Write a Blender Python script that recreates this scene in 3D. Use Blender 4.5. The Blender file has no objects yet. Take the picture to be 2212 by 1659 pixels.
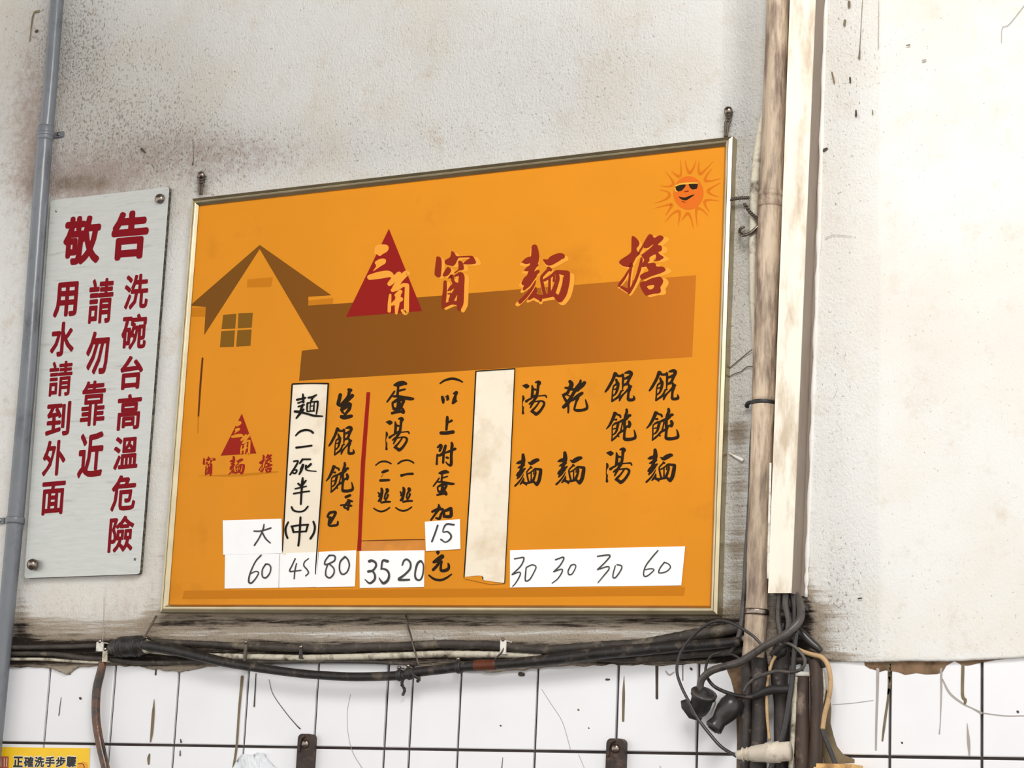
import bpy, bmesh, math, random
import numpy as np
from mathutils import Vector, Matrix

random.seed(7)
rng = np.random.default_rng(7)
S = bpy.context.scene
COL = S.collection

# ------------------------------------------------------------------ camera
FPX = 4900.0                                  # focal length in pixels of the 2212 x 1659 frame (an 80 mm view)
YAW, PITCH, ROLL = 0.47548, 0.21075, 0.04606
CAM = Vector((2.09401, -3.73400, 1.42757))
FW = Vector((-math.sin(YAW)*math.cos(PITCH), math.cos(YAW)*math.cos(PITCH), math.sin(PITCH)))
_r = Vector((math.cos(YAW), math.sin(YAW), 0)); _u = _r.cross(FW)
RT = _r*math.cos(ROLL) + _u*math.sin(ROLL)
UP = -_r*math.sin(ROLL) + _u*math.cos(ROLL)
cd = bpy.data.cameras.new('camera'); cam = bpy.data.objects.new('camera', cd); COL.objects.link(cam)
cd.sensor_width = 36.0; cd.lens = FPX/2212*36; cd.clip_start = 0.05; cd.clip_end = 100
cam.matrix_world = Matrix(((RT.x, UP.x, -FW.x, CAM.x), (RT.y, UP.y, -FW.y, CAM.y), (RT.z, UP.z, -FW.z, CAM.z), (0, 0, 0, 1)))
S.camera = cam

# ------------------------------------------------------------------ light
w = bpy.data.worlds.new('world'); S.world = w; w.use_nodes = True
bg = w.node_tree.nodes['Background']
bg.inputs[0].default_value = (1.0, 0.985, 0.965, 1); bg.inputs[1].default_value = 1.38

def area(name, loc, target, sx, sy, power, color):
    l = bpy.data.lights.new(name, 'AREA'); l.shape = 'RECTANGLE'; l.size = sx; l.size_y = sy; l.energy = power; l.color = color
    o = bpy.data.objects.new(name, l); COL.objects.link(o); o.location = loc
    o.rotation_euler = (Vector(target) - Vector(loc)).to_track_quat('-Z', 'Y').to_euler()
    return o
# daylight through the open shop front, from the upper right
area('daylight_opening', (1.5, -2.35, 3.85), (0.2, 0, 2.2), 1.2, 0.9, 60, (1.0, 0.985, 0.96))

S.view_settings.view_transform = 'Standard'; S.view_settings.look = 'None'
S.view_settings.exposure = 0.0; S.view_settings.gamma = 1.0; S.view_settings.use_curve_mapping = False

# ------------------------------------------------------------------ helpers
def at(px, py, d=0.0):
    """The point at depth d (metres in front of the wall plane y = 0) seen at a pixel of the photograph."""
    v = FW + RT*((px - 1106)/FPX) - UP*((py - 829.5)/FPX)
    t = (-d - CAM.y)/v.y
    return CAM + v*t

MPP = 0.00092                                  # metres per photograph pixel, roughly, on the wall

def lin(c):
    return tuple((x/255/12.92 if x/255 <= .04045 else ((x/255 + .055)/1.055)**2.4) for x in c) + (1,)

def tag(o, label=None, cat=None, group=None, kind=None):
    for k, v in (('label', label), ('category', cat), ('group', group), ('kind', kind)):
        if v: o[k] = v
    return o

def new(name, verts, faces, mat, parent=None, smooth=False):
    me = bpy.data.meshes.new(name); me.from_pydata([tuple(v) for v in verts], [], faces); me.update()
    return link(name, me, mat, parent, smooth)

def link(name, me, mat, parent=None, smooth=False):
    if mat: me.materials.clear(); me.materials.append(mat)
    if smooth: me.polygons.foreach_set('use_smooth', [True]*len(me.polygons))
    o = bpy.data.objects.new(name, me); COL.objects.link(o)
    if parent: o.parent = parent; o.matrix_parent_inverse = parent.matrix_world.inverted()
    return o

def empty(name, loc):
    o = bpy.data.objects.new(name, None); COL.objects.link(o); o.location = loc; o.empty_display_size = .05
    o.matrix_world = Matrix.Translation(loc)
    return o

class MB:
    """Collects pieces of one mesh."""
    def __init__(s): s.v = []; s.f = []
    def add(s, v, f):
        n = len(s.v); s.v += [tuple(x) for x in v]; s.f += [tuple(i + n for i in q) for q in f]; return s
    def box(s, a, b):
        (x0, y0, z0), (x1, y1, z1) = a, b
        return s.add([(x0,y0,z0),(x1,y0,z0),(x1,y1,z0),(x0,y1,z0),(x0,y0,z1),(x1,y0,z1),(x1,y1,z1),(x0,y1,z1)],
                     [(0,3,2,1),(4,5,6,7),(0,1,5,4),(1,2,6,5),(2,3,7,6),(3,0,4,7)])
    def tube(s, pts, rad, n=10, flat=1.0):
        pts = [Vector(p) for p in pts]; m = len(pts)
        if not hasattr(rad, '__len__'): rad = [rad]*m
        ref = None; rings = []
        for i, p in enumerate(pts):
            t = (pts[min(i+1, m-1)] - pts[max(i-1, 0)]).normalized()
            if ref is None:
                ref = t.cross(Vector((0, 1, 0)))
                if ref.length < .05: ref = t.cross(Vector((0, 0, 1)))
            ref = (ref - t*ref.dot(t)).normalized(); b = t.cross(ref)
            rings.append([p + ref*(math.cos(2*math.pi*k/n)*rad[i]) + b*(math.sin(2*math.pi*k/n)*rad[i]*flat) for k in range(n)])
        v = [q for r in rings for q in r]; f = []
        for i in range(m-1):
            for k in range(n):
                a, c = i*n + k, i*n + (k+1) % n
                f.append((a, c, c+n, a+n))
        f.append(tuple(range(n))[::-1]); f.append(tuple((m-1)*n + k for k in range(n)))
        return s.add(v, f)
    def build(s, name, mat, parent=None, smooth=False): return new(name, s.v, s.f, mat, parent, smooth)

def spline(P, n=6):
    """Catmull-Rom through tuples of any length."""
    P = [np.array(p, float) for p in P]
    if len(P) < 3: return [tuple(p) for p in (P if len(P) > 1 else P*2)]
    Q = [2*P[0]-P[1]] + P + [2*P[-1]-P[-2]]; out = []
    for i in range(1, len(Q)-2):
        a, b, c, d = Q[i-1:i+3]
        for k in range(n):
            t = k/n
            out.append(tuple(.5*(2*b + (c-a)*t + (2*a-5*b+4*c-d)*t*t + (3*b-a-3*c+d)*t**3)))
    out.append(tuple(P[-1])); return out

def cable(name, pts, mat, label=None, group=None, cat='cable', parent=None, n=10, seg=7, wob=0.0, cap=True):
    """pts: (px, py, radius in px, depth of the axis in mm)."""
    sp = spline(pts, seg); P = []; R = []
    for i, (x, y, r, d) in enumerate(sp):
        P.append(at(x, y, d/1000)); R.append(max(r, .3)*MPP*(1 + wob*math.sin(i*1.7 + x*.13)*.7 + wob*(random.random()-.5)))
    o = MB().tube(P, R, n).build(name, mat, parent, True)
    if label: tag(o, label, cat, group)
    return o

def lathe_between(a, b, prof, n=20):
    """prof: (t along a..b, radius)."""
    a, b = Vector(a), Vector(b); t = (b-a).normalized(); ref = t.cross(Vector((0,1,0)))
    if ref.length < .05: ref = t.cross(Vector((0,0,1)))
    ref.normalize(); bb = t.cross(ref); v = []; f = []
    for (s, r) in prof:
        c = a + (b-a)*s
        v += [c + ref*(math.cos(2*math.pi*k/n)*r) + bb*(math.sin(2*math.pi*k/n)*r) for k in range(n)]
    for i in range(len(prof)-1):
        for k in range(n):
            p, q = i*n+k, i*n+(k+1) % n; f.append((p, q, q+n, p+n))
    f.append(tuple(range(n))[::-1]); f.append(tuple((len(prof)-1)*n+k for k in range(n)))
    return v, f

# ---- flat print: brush strokes and filled outlines laid on a plane at depth d
def parse(s):
    return [[tuple(float(c) for c in p.split(',')) for p in st.split(';') if p.strip()] for st in s.split('/') if st.strip()]

def stroke_poly(st, n=5, capn=6):
    sp = spline(st, n) if len(st) > 2 else [tuple(p) for p in spline(st)]
    if len(st) == 2: a, b = np.array(st[0], float), np.array(st[1], float); sp = [tuple(a + (b-a)*k/4) for k in range(5)]
    L = []; R = []; m = len(sp)
    for i in range(m):
        x, y, wd = sp[i]; x0, y0, _ = sp[max(i-1, 0)]; x1, y1, _ = sp[min(i+1, m-1)]
        dx, dy = x1-x0, y1-y0; h = math.hypot(dx, dy) or 1; nx, ny = -dy/h, dx/h; r = max(wd, 1)/2
        L.append((x+nx*r, y+ny*r)); R.append((x-nx*r, y-ny*r))
    v = L + R; f = [(i, i+1, m+i+1, m+i) for i in range(m-1)]
    for end in (0, m-1):                                            # round ends
        x, y, wd = sp[end]; r = max(wd, 1)/2
        a0 = math.atan2(L[end][1]-y, L[end][0]-x); sgn = 1 if end == 0 else -1
        base = len(v); v.append((x, y)); ring = []
        for k in range(capn+1):
            a = a0 + sgn*math.pi*k/capn; v.append((x + r*math.cos(a), y + r*math.sin(a))); ring.append(len(v)-1)
        f += [(base, ring[k], ring[k+1]) for k in range(capn)]
    return v, f

def strokes(name, s, xf, d, mat, parent, wk=1.0, wa=0.0):
    """xf maps stroke coordinates to photograph pixels; the strokes become one character lying at depth d."""
    mb = MB()
    for i, st in enumerate(parse(s) if isinstance(s, str) else s):
        st = [(x, y, wd*wk+wa) for x, y, wd in st]
        v, f = stroke_poly(st)
        mb.add([at(*xf(x, y), d + i*3e-6) for x, y in v], f)
    return facing(mb.build(name, mat, parent))

def facing(o):
    """Turn flat print towards the room (-y)."""
    me = o.data
    for p in me.polygons:
        if p.normal.y > 0: p.flip()
    return o

def outline(name, polys, xf, d, mat, parent, smooth=0):
    """Filled outlines (even-odd) at depth d; polys: lists of points or strings 'x,y;x,y'."""
    c = bpy.data.curves.new(name, 'CURVE'); c.dimensions = '2D'; c.fill_mode = 'BOTH'
    for p in polys:
        if isinstance(p, str): p = [tuple(float(q) for q in t.split(',')) for t in p.split(';') if t.strip()]
        if smooth:
            q = [tuple(t) for t in p]; q = spline([q[-1]] + q + [q[0], q[1]], smooth)[smooth:-smooth-1]; p = q
        sp = c.splines.new('POLY'); sp.points.add(len(p)-1)
        for pt, (x, y) in zip(sp.points, p): pt.co = (x/100, y/100, 0, 1)
        sp.use_cyclic_u = True
    o = bpy.data.objects.new(name, c); COL.objects.link(o)
    me = bpy.data.meshes.new_from_object(o.evaluated_get(bpy.context.evaluated_depsgraph_get()))
    bpy.data.objects.remove(o); bpy.data.curves.remove(c)
    for v in me.vertices: v.co = at(*xf(v.co.x*100, v.co.y*100), d)
    me.update()
    return facing(link(name, me, mat, parent))

def glyph(name, ch, box, d, mat, parent, bold=.03, sl=(-.075, -.085)):
    """A printed character of the built-in font fitted to its box in the photograph (x0, x1, y0, y1)."""
    c = bpy.data.curves.new(name, 'FONT'); c.body = ch; c.resolution_u = 2
    o = bpy.data.objects.new(name, c); COL.objects.link(o)
    me = bpy.data.meshes.new_from_object(o.evaluated_get(bpy.context.evaluated_depsgraph_get()))
    bpy.data.objects.remove(o); bpy.data.curves.remove(c)
    co = np.array([v.co for v in me.vertices]); lo, hi = co.min(0)-bold*.9, co.max(0)+bold*.9
    faces = [tuple(p.vertices) for p in me.polygons]; bpy.data.meshes.remove(me)
    x0, x1, y0, y1 = box; W, H = x1-x0, y1-y0; cx, cy = (x0+x1)/2, (y0+y1)/2
    W2, H2 = W - abs(sl[0])*H*.8, H - abs(sl[1])*W*.8; mb = MB()
    for k in range(9 if bold else 1):                              # thicken with round ends: the outline laid round a small circle
        r = bold*.9 if k < 8 else 0; ox, oy = r*math.cos(k*math.pi/4), r*math.sin(k*math.pi/4); V = []
        for p in co:
            a = (p[0]+ox-lo[0])/(hi[0]-lo[0]) - .5; b = .5 - (p[1]+oy-lo[1])/(hi[1]-lo[1])
            V.append(at(cx + a*W2 + b*H2*sl[0], cy + b*H2 + a*W2*sl[1], d + k*3e-6))
        mb.add(V, faces)
    return facing(mb.build(name, mat, parent))

def frame_xf(ox, oy, s): return lambda x, y: (ox + x/s, oy + y/s)
def affine(src, dst):
    """Affine map from three source points to three destination points."""
    A = np.array([[x, y, 1] for x, y in src]); M = np.linalg.solve(A, np.array(dst, float))
    return lambda x, y: tuple(np.array([x, y, 1]) @ M)
def bbox_xf(src, dst, sk=0.0):
    (a, b, c, e), (A, B, C, E) = src, dst
    return lambda x, y: (A + (x-a)/(b-a)*(B-A), C + (y-c)/(e-c)*(E-C) + sk*((x-a)/(b-a)-.5))

# ------------------------------------------------------------------ materials
def mat(name, color, rough=.6, metal=0.0, var=0.0, vscale=30, bump=0.0, bscale=120, dirt=None, dscale=25, damt=.5, spec=None, stretch=(1,1,1), coat=0.0):
    m = bpy.data.materials.new(name); m.use_nodes = True; nt = m.node_tree; N = nt.nodes; L = nt.links
    b = N['Principled BSDF']; c = lin(color)
    b.inputs['Base Color'].default_value = c; b.inputs['Roughness'].default_value = rough; b.inputs['Metallic'].default_value = metal
    if spec is not None: b.inputs['Specular IOR Level'].default_value = spec
    if coat: b.inputs['Coat Weight'].default_value = coat
    tc = N.new('ShaderNodeTexCoord'); mp = N.new('ShaderNodeMapping'); mp.inputs['Scale'].default_value = stretch
    L.new(tc.outputs['Object'], mp.inputs['Vector'])
    cur = None
    if var:
        n = N.new('ShaderNodeTexNoise'); n.inputs['Scale'].default_value = vscale; n.inputs['Detail'].default_value = 5
        L.new(mp.outputs[0], n.inputs['Vector'])
        r = N.new('ShaderNodeValToRGB'); r.color_ramp.elements[0].position = .3; r.color_ramp.elements[1].position = .7
        r.color_ramp.elements[0].color = tuple(x*(1-var) for x in c[:3]) + (1,); r.color_ramp.elements[1].color = tuple(min(1, x*(1+var)) for x in c[:3]) + (1,)
        L.new(n.outputs[0], r.inputs[0]); cur = r.outputs[0]
    if dirt:
        n = N.new('ShaderNodeTexNoise'); n.inputs['Scale'].default_value = dscale; n.inputs['Detail'].default_value = 7; n.inputs['Roughness'].default_value = .65
        L.new(mp.outputs[0], n.inputs['Vector'])
        r = N.new('ShaderNodeValToRGB'); r.color_ramp.elements[0].position = .62 - .3*damt; r.color_ramp.elements[1].position = .80 - .25*damt
        L.new(n.outputs[0], r.inputs[0])
        mx = N.new('ShaderNodeMix'); mx.data_type = 'RGBA'; L.new(r.outputs[0], mx.inputs[0])
        if cur: L.new(cur, mx.inputs[6])
        else: mx.inputs[6].default_value = c
        mx.inputs[7].default_value = lin(dirt); cur = mx.outputs[2]
    if cur: L.new(cur, b.inputs['Base Color'])
    if bump:
        n = N.new('ShaderNodeTexNoise'); n.inputs['Scale'].default_value = bscale; n.inputs['Detail'].default_value = 6
        L.new(mp.outputs[0], n.inputs['Vector'])
        bp = N.new('ShaderNodeBump'); bp.inputs['Strength'].default_value = bump; bp.inputs['Distance'].default_value = .004
        L.new(n.outputs[0], bp.inputs['Height']); L.new(bp.outputs[0], b.inputs['Normal'])
    return m

M = dict(
    mortar=mat('mortar', (92, 80, 66), .9, var=.3, bump=.6),
    grout=mat('grout', (66, 58, 54), .9, var=.3),
    tile=mat('white_tile', (236, 236, 238), .22, var=.03, vscale=6, spec=.5),
    frame=mat('frame_metal', (186, 174, 144), .30, 1.0, var=.12, vscale=18, bump=.05, bscale=60),
    poster=None,
    steel=mat('brushed_plate', (196, 198, 194), .38, .35, var=.05, vscale=25, dirt=(150, 148, 140), dscale=9, damt=.12, stretch=(1, 1, 9)),
    steel_edge=mat('plate_edge', (60, 56, 54), .6, .4, dirt=(150,140,120), dscale=160, damt=.5),
    screw=mat('screw_metal', (150, 138, 128), .3, 1.0, dirt=(60, 40, 30), dscale=120, damt=.45),
    red=mat('sign_red_paint', (126, 0, 18), .6, spec=.15),
    black=mat('black_ink', (38, 22, 4), .6, spec=.15),
    maker=mat('marker_ink', (56, 54, 52), .6),
    brush=mat('brush_ink', (18, 12, 8), .6, spec=.15),
    redprint=mat('brown_red_print', (138, 40, 14), .6, spec=.15),
    redtri=mat('deep_red_print', (144, 22, 16), .6, spec=.15),
    logo=mat('logo_red_print', (150, 30, 14), .6, spec=.15),
    light_print=mat('light_orange_print', (234, 156, 54), .6, spec=.15),
    pane_print=mat('olive_brown_print', (124, 84, 14), .6, spec=.15),
    dim_print=mat('dull_orange_print', (194, 118, 14), .6, spec=.15),
    line_red=mat('red_line_print', (150, 22, 8), .6, spec=.15),
    line_brown=mat('dark_brown_line', (96, 44, 6), .6, spec=.15),
    tape=mat('old_brown_tape', (200, 124, 28), .5, var=.25, vscale=22),
    sun_face=mat('sun_orange_print', (214, 104, 24), .6, spec=.15),
    sun_ray=mat('sun_ray_print', (206, 108, 12), .6, spec=.15),
    gold=mat('sun_gold_print', (222, 170, 60), .6, spec=.15),
    paper=mat('white_paper', (248, 248, 248), .7, var=.015),
    paper_old=mat('aged_paper', (238, 226, 205), .75, var=.04, vscale=20, dirt=(214, 190, 158), dscale=8, damt=.35),
    cable_black=mat('black_cable', (30, 26, 24), .45, var=.4, vscale=40, bump=.5, bscale=70, dirt=(96, 84, 72), dscale=36, damt=.3),
    cable_dirty=mat('grimy_cable', (62, 55, 49), .6, var=.4, vscale=30, bump=.6, bscale=80, dirt=(124, 112, 96), dscale=26, damt=.3),
    cable_paint=mat('painted_cable', (206, 198, 178), .7, var=.12, vscale=30, bump=.4, dirt=(84, 70, 56), dscale=30, damt=.45),
    cable_grey=mat('grey_cable', (82, 76, 72), .33, var=.15, bump=.2, dirt=(42, 37, 34), dscale=30, damt=.5),
    cable_dkgrey=mat('dark_grey_cable', (48, 44, 43), .3, var=.2, dirt=(34, 30, 28), dscale=30, damt=.3),
    cable_tan=mat('tan_cable', (192, 158, 114), .55, var=.1, dirt=(120, 84, 50), dscale=40, damt=.35),
    cable_brown=mat('brown_cable', (112, 66, 28), .28, var=.3, vscale=30, bump=.4, bscale=90, dirt=(40, 25, 14), dscale=30, damt=.75, coat=.35),
    wire=mat('thin_wire', (92, 82, 72), .45, .5),
    pvc=mat('painted_pipe', (194, 174, 150), .6, var=.18, vscale=14, bump=.55, bscale=90, dirt=(122, 102, 88), dscale=24, damt=.75, stretch=(2.2, 2.2, .4)),
    pvc_dark=mat('grimy_pipe', (54, 46, 42), .55, var=.35, vscale=26, bump=.5, bscale=60, dirt=(150, 138, 128), dscale=34, damt=.14),
    pipe_grey=mat('grey_conduit', (112, 116, 122), .27, var=.14, vscale=16, bump=.12, bscale=70, dirt=(78, 80, 86), dscale=20, damt=.3, stretch=(1, 1, .5)),
    trunk=mat('painted_trunking', (240, 232, 216), .6, var=.04, vscale=20, bump=.12, bscale=80, dirt=(200, 182, 158), dscale=16, damt=.5, stretch=(2, 2, .5)),
    trunk_shaded=mat('trunking_side', (142, 128, 115), .65, var=.1, vscale=20, bump=.15, dirt=(126, 110, 98), dscale=14, damt=.4, stretch=(1, 1, .4)),  # side and back: shade put into a darker copy of the cream paint
    rubber=mat('black_rubber', (38, 36, 35), .5, var=.15, bump=.15),
    beige=mat('beige_plastic', (216, 204, 186), .5, var=.08, dirt=(120, 104, 90), dscale=30, damt=.4),
    rust=mat('rusty_bracket', (58, 46, 40), .6, .2, var=.35, vscale=40, bump=.4, dirt=(104, 82, 68), dscale=50, damt=.3),
    white_clip=mat('white_clip', (226, 222, 212), .5, dirt=(130, 116, 100), dscale=60, damt=.3),
    orange_tape=mat('orange_tape', (92, 40, 14), .5, var=.3),
    box=mat('tan_box', (222, 180, 118), .7, var=.1, dirt=(128, 84, 40), dscale=26, damt=.5),
    yellow=mat('yellow_poster', (252, 202, 24), .5, var=.04),
    poster_text=mat('poster_black', (30, 26, 24), .5),
    poster_white=mat('poster_white', (240, 234, 210), .5),
    poster_red=mat('poster_red', (188, 92, 72), .5),
    poster_orange=mat('poster_orange', (236, 160, 40), .5),
    bag=mat('white_bag', (232, 236, 240), .3, var=.03),
    stain=mat('olive_stain', (118, 104, 80), .8, var=.3),
    stain_dark=mat('dark_stain', (70, 60, 52), .8, var=.3),
    stain_grey=mat('grey_stain', (168, 160, 154), .6, var=.1),
    patch=mat('brown_patch', (124, 98, 74), .9, var=.3, vscale=50, bump=.4, dirt=(84, 62, 40), dscale=30, damt=.5),
    brownpipe=mat('brown_pipe', (66, 50, 40), .55, var=.35, vscale=30, bump=.5, bscale=50, dirt=(150, 130, 112), dscale=40, damt=.16, stretch=(1, 1, .4)),
)

def poster_mat():
    m = mat('orange_poster', (217, 137, 22), .55, var=.05, vscale=4, dirt=(196, 120, 16), dscale=5, damt=.10, spec=.2)
    return m
M['poster'] = poster_mat()

def house_mat():
    """Brown of the printed house, running lighter along its length as printed."""
    m = bpy.data.materials.new('house_brown_print'); m.use_nodes = True; nt = m.node_tree; N = nt.nodes; L = nt.links
    b = N['Principled BSDF']; b.inputs['Roughness'].default_value = .6; b.inputs['Specular IOR Level'].default_value = .15
    g = N.new('ShaderNodeTexCoord'); x = N.new('ShaderNodeSeparateXYZ'); L.new(g.outputs['Object'], x.inputs[0])
    r = N.new('ShaderNodeValToRGB'); e = r.color_ramp.elements
    e[0].position = 0; e[0].color = lin((116, 72, 14)); e[1].position = 1; e[1].color = lin((192, 110, 22))
    k = e.new(.5); k.color = lin((134, 76, 8))
    mr = N.new('ShaderNodeMapRange'); mr.inputs[1].default_value = -.5; mr.inputs[2].default_value = .56; L.new(x.outputs[0], mr.inputs[0]); L.new(mr.outputs[0], r.inputs[0]); L.new(r.outputs[0], b.inputs['Base Color'])
    return m
M['house'] = house_mat()

def plaster_mat():
    m = bpy.data.materials.new('old_plaster'); m.use_nodes = True; nt = m.node_tree; N = nt.nodes; L = nt.links
    b = N['Principled BSDF']; b.inputs['Roughness'].default_value = .85; b.inputs['Specular IOR Level'].default_value = .25
    tc = N.new('ShaderNodeTexCoord')
    def noise(sc, det=6, rough=.6, st=None):
        n = N.new('ShaderNodeTexNoise'); n.inputs['Scale'].default_value = sc; n.inputs['Detail'].default_value = det; n.inputs['Roughness'].default_value = rough
        if st:
            mp = N.new('ShaderNodeMapping'); mp.inputs['Scale'].default_value = st; L.new(tc.outputs['Object'], mp.inputs[0]); L.new(mp.outputs[0], n.inputs['Vector'])
        else: L.new(tc.outputs['Object'], n.inputs['Vector'])
        return n.outputs[0]
    def math_(op, a, c, clamp=False):
        n = N.new('ShaderNodeMath'); n.operation = op; n.use_clamp = clamp
        for i, q in enumerate((a, c)):
            if isinstance(q, (int, float)): n.inputs[i].default_value = q
            else: L.new(q, n.inputs[i])
        return n.outputs[0]
    def step(x, lo, hi):
        n = N.new('ShaderNodeMapRange'); n.interpolation_type = 'SMOOTHSTEP'; L.new(x, n.inputs[0])
        n.inputs[1].default_value = lo; n.inputs[2].default_value = hi; return n.outputs[0]
    def mix(f, a, col):
        n = N.new('ShaderNodeMix'); n.data_type = 'RGBA'
        L.new(f, n.inputs[0])
        if isinstance(a, tuple): n.inputs[6].default_value = a
        else: L.new(a, n.inputs[6])
        n.inputs[7].default_value = col; return n.outputs[2]
    def attr(nm):
        n = N.new('ShaderNodeAttribute'); n.attribute_name = nm; return n.outputs['Fac']
    pink, grime_shade, speck, rough = attr('pink'), attr('grime_shade'), attr('speck'), attr('rough')
    base = mix(step(noise(2.2, 5), .42, .62), lin((231, 230, 226)), lin((227, 222, 213)))
    base = mix(step(noise(14, 8, .7), .52, .72), base, lin((220, 212, 200)))
    f = step(math_('ADD', pink, math_('MULTIPLY', math_('SUBTRACT', noise(52, 10, .8), .5), 3.0)), .2, 1.15)
    base = mix(math_('MULTIPLY', f, .68), base, lin((180, 154, 143)))
    f = step(math_('ADD', math_('MULTIPLY', pink, .75), math_('MULTIPLY', math_('SUBTRACT', noise(13, 8, .7), .5), 1.6)), .75, 1.25)
    base = mix(math_('MULTIPLY', f, .8), base, lin((132, 112, 82)))
    # dirt and painted shade lie in level streaks
    f = step(math_('ADD', grime_shade, math_('MULTIPLY', math_('SUBTRACT', noise(42, 10, .78, (.10, 1, 1.8)), .5), 2.3)), .28, .85)
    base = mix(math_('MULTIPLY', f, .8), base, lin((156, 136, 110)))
    f = step(math_('ADD', grime_shade, math_('MULTIPLY', math_('SUBTRACT', noise(60, 10, .78, (.12, 1, 1.7)), .5), 2.3)), .85, 1.35)
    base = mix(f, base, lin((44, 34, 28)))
    # small dark pits and specks
    f = step(math_('ADD', math_('MULTIPLY', speck, .142), noise(215, 3, .55, (1, 1, .7))), .655, .75)
    base = mix(math_('MULTIPLY', f, .55), base, lin((114, 104, 92)))
    f = step(math_('ADD', math_('MULTIPLY', speck, .10), noise(75, 2, .5)), .80, .84)
    base = mix(math_('MULTIPLY', f, .7), base, lin((60, 52, 46)))
    L.new(base, b.inputs['Base Color'])
    h = math_('ADD', math_('ADD', math_('MULTIPLY', noise(46, 8, .6), .3), math_('MULTIPLY', noise(70, 8, .7, (1, 1, .4)), .35)), math_('MULTIPLY', noise(230, 5, .65, (1, 1, .7)), .6))
    bp = N.new('ShaderNodeBump'); bp.inputs['Distance'].default_value = .012
    L.new(math_('ADD', math_('MULTIPLY', rough, 1.0), .14), bp.inputs['Strength']); L.new(h, bp.inputs['Height'])
    L.new(bp.outputs[0], b.inputs['Normal'])
    return m
M['plaster'] = plaster_mat()
# ------------------------------------------------------------------ the wall
def zat(px, py): return at(px, py).z
def xat(px, py): return at(px, py).x
X0, X1, ZT, ZB = -1.75, 1.95, 3.75, 1.28
wall = MB().box((X0, .010, ZB), (X1, .16, ZT)).build('wall_back', M['grout'])
tag(wall, 'old stained plaster wall above a white tiled dado', None, None, 'structure')

# plaster coat with an uneven lower edge, as a fine grid
EDGE = [(-700,1438),(0,1440),(98,1441),(110,1443),(128,1451),(143,1456),(156,1450),(168,1440),(235,1437),(300,1440),(330,1447),(392,1450),(440,1440),(520,1433),
        (620,1430),(700,1429),(860,1430),(920,1440),(985,1446),(1060,1452),(1120,1448),(1180,1440),(1330,1435),(1420,1437),(1500,1433),(1600,1432),(1700,1436),(1790,1427),(1860,1430),(1960,1427),(2050,1428),(2212,1420),(2900,1408)]
ex = np.array([xat(*e) for e in EDGE]); ez = np.array([zat(*e) for e in EDGE])
NX, NZ = 640, 330
gx = np.linspace(X0, X1, NX)
jag = np.convolve(rng.normal(0, 1, NX+8), np.ones(3)/3, 'same')[4:-4]*.0016
jag[gx > xat(1790, 1430)] *= .25
zb = np.interp(gx, ex, ez) + jag
tv = np.linspace(0, 1, NZ)**1.06
Xg = np.repeat(gx[None, :], NZ, 0); Zg = zb[None, :] + tv[:, None]*(ZT - zb[None, :])
def smooth_noise(n, m, cell):
    a = rng.normal(0, 1, (n//cell+4, m//cell+4)); yi = np.arange(n)/cell+1; xi = np.arange(m)/cell+1
    y0, x0 = yi.astype(int), xi.astype(int); fy, fx = (yi-y0)[:, None], (xi-x0)[None, :]
    fy, fx = fy*fy*(3-2*fy), fx*fx*(3-2*fx)
    g = lambda dy, dx: a[np.ix_(y0+dy, x0+dx)]
    return g(0,0)*(1-fy)*(1-fx)+g(1,0)*fy*(1-fx)+g(0,1)*(1-fy)*fx+g(1,1)*fy*fx
# where each grid point shows in the photograph (to lay the wall's stains and painted shade in place)
dx, dy, dz = Xg-CAM.x, 0-CAM.y, Zg-CAM.z
zz = dx*FW.x+dy*FW.y+dz*FW.z
PX = 1106+FPX*(dx*RT.x+dy*RT.y+dz*RT.z)/zz; PY = 829.5-FPX*(dx*UP.x+dy*UP.y+dz*UP.z)/zz
def blob(cx, cy, sx, sy, a, rot=0):
    u, v = PX-cx, PY-cy
    if rot: c, s = math.cos(rot), math.sin(rot); u, v = u*c+v*s, -u*s+v*c
    return a*np.exp(-.5*((u/sx)**2+(v/sy)**2))
def band(x0, x1, y0, y1, soft, a):
    sg = lambda t: 1/(1+np.exp(-np.clip(t, -40, 40)))
    return a*sg((PX-x0)/soft)*sg((x1-PX)/soft)*sg((PY-y0)/soft)*sg((y1-PY)/soft)
NIL = np.zeros_like(PX)
def sum_(*a): return np.clip(sum(a, NIL), 0, 1.4)
pipeL = 123-.0835*PY; boardR = 1584-.034*PY+8; pvcL = 1657-.034*PY
pink = sum_(blob(330,330,120,55,.62), blob(190,390,90,40,.75), blob(520,340,90,40,.42), blob(60,230,90,110,.42), blob(75,330,30,130,.25), blob(150,400,70,18,.5),
            blob(2150,20,90,50,.18), blob(30,560,60,180,.12), blob(130,1330,110,60,.28), blob(280,1330,40,70,.35), .22*np.exp(-.5*((PX-pipeL+38)/20)**2), blob(700,330,160,30,.2),  # includes the conduit's shade on its left, painted in pink
            band(325,400,430,1330,14,.22), blob(1840,30,40,80,.12))  # strip between notice and menu: wall shading painted in
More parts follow.
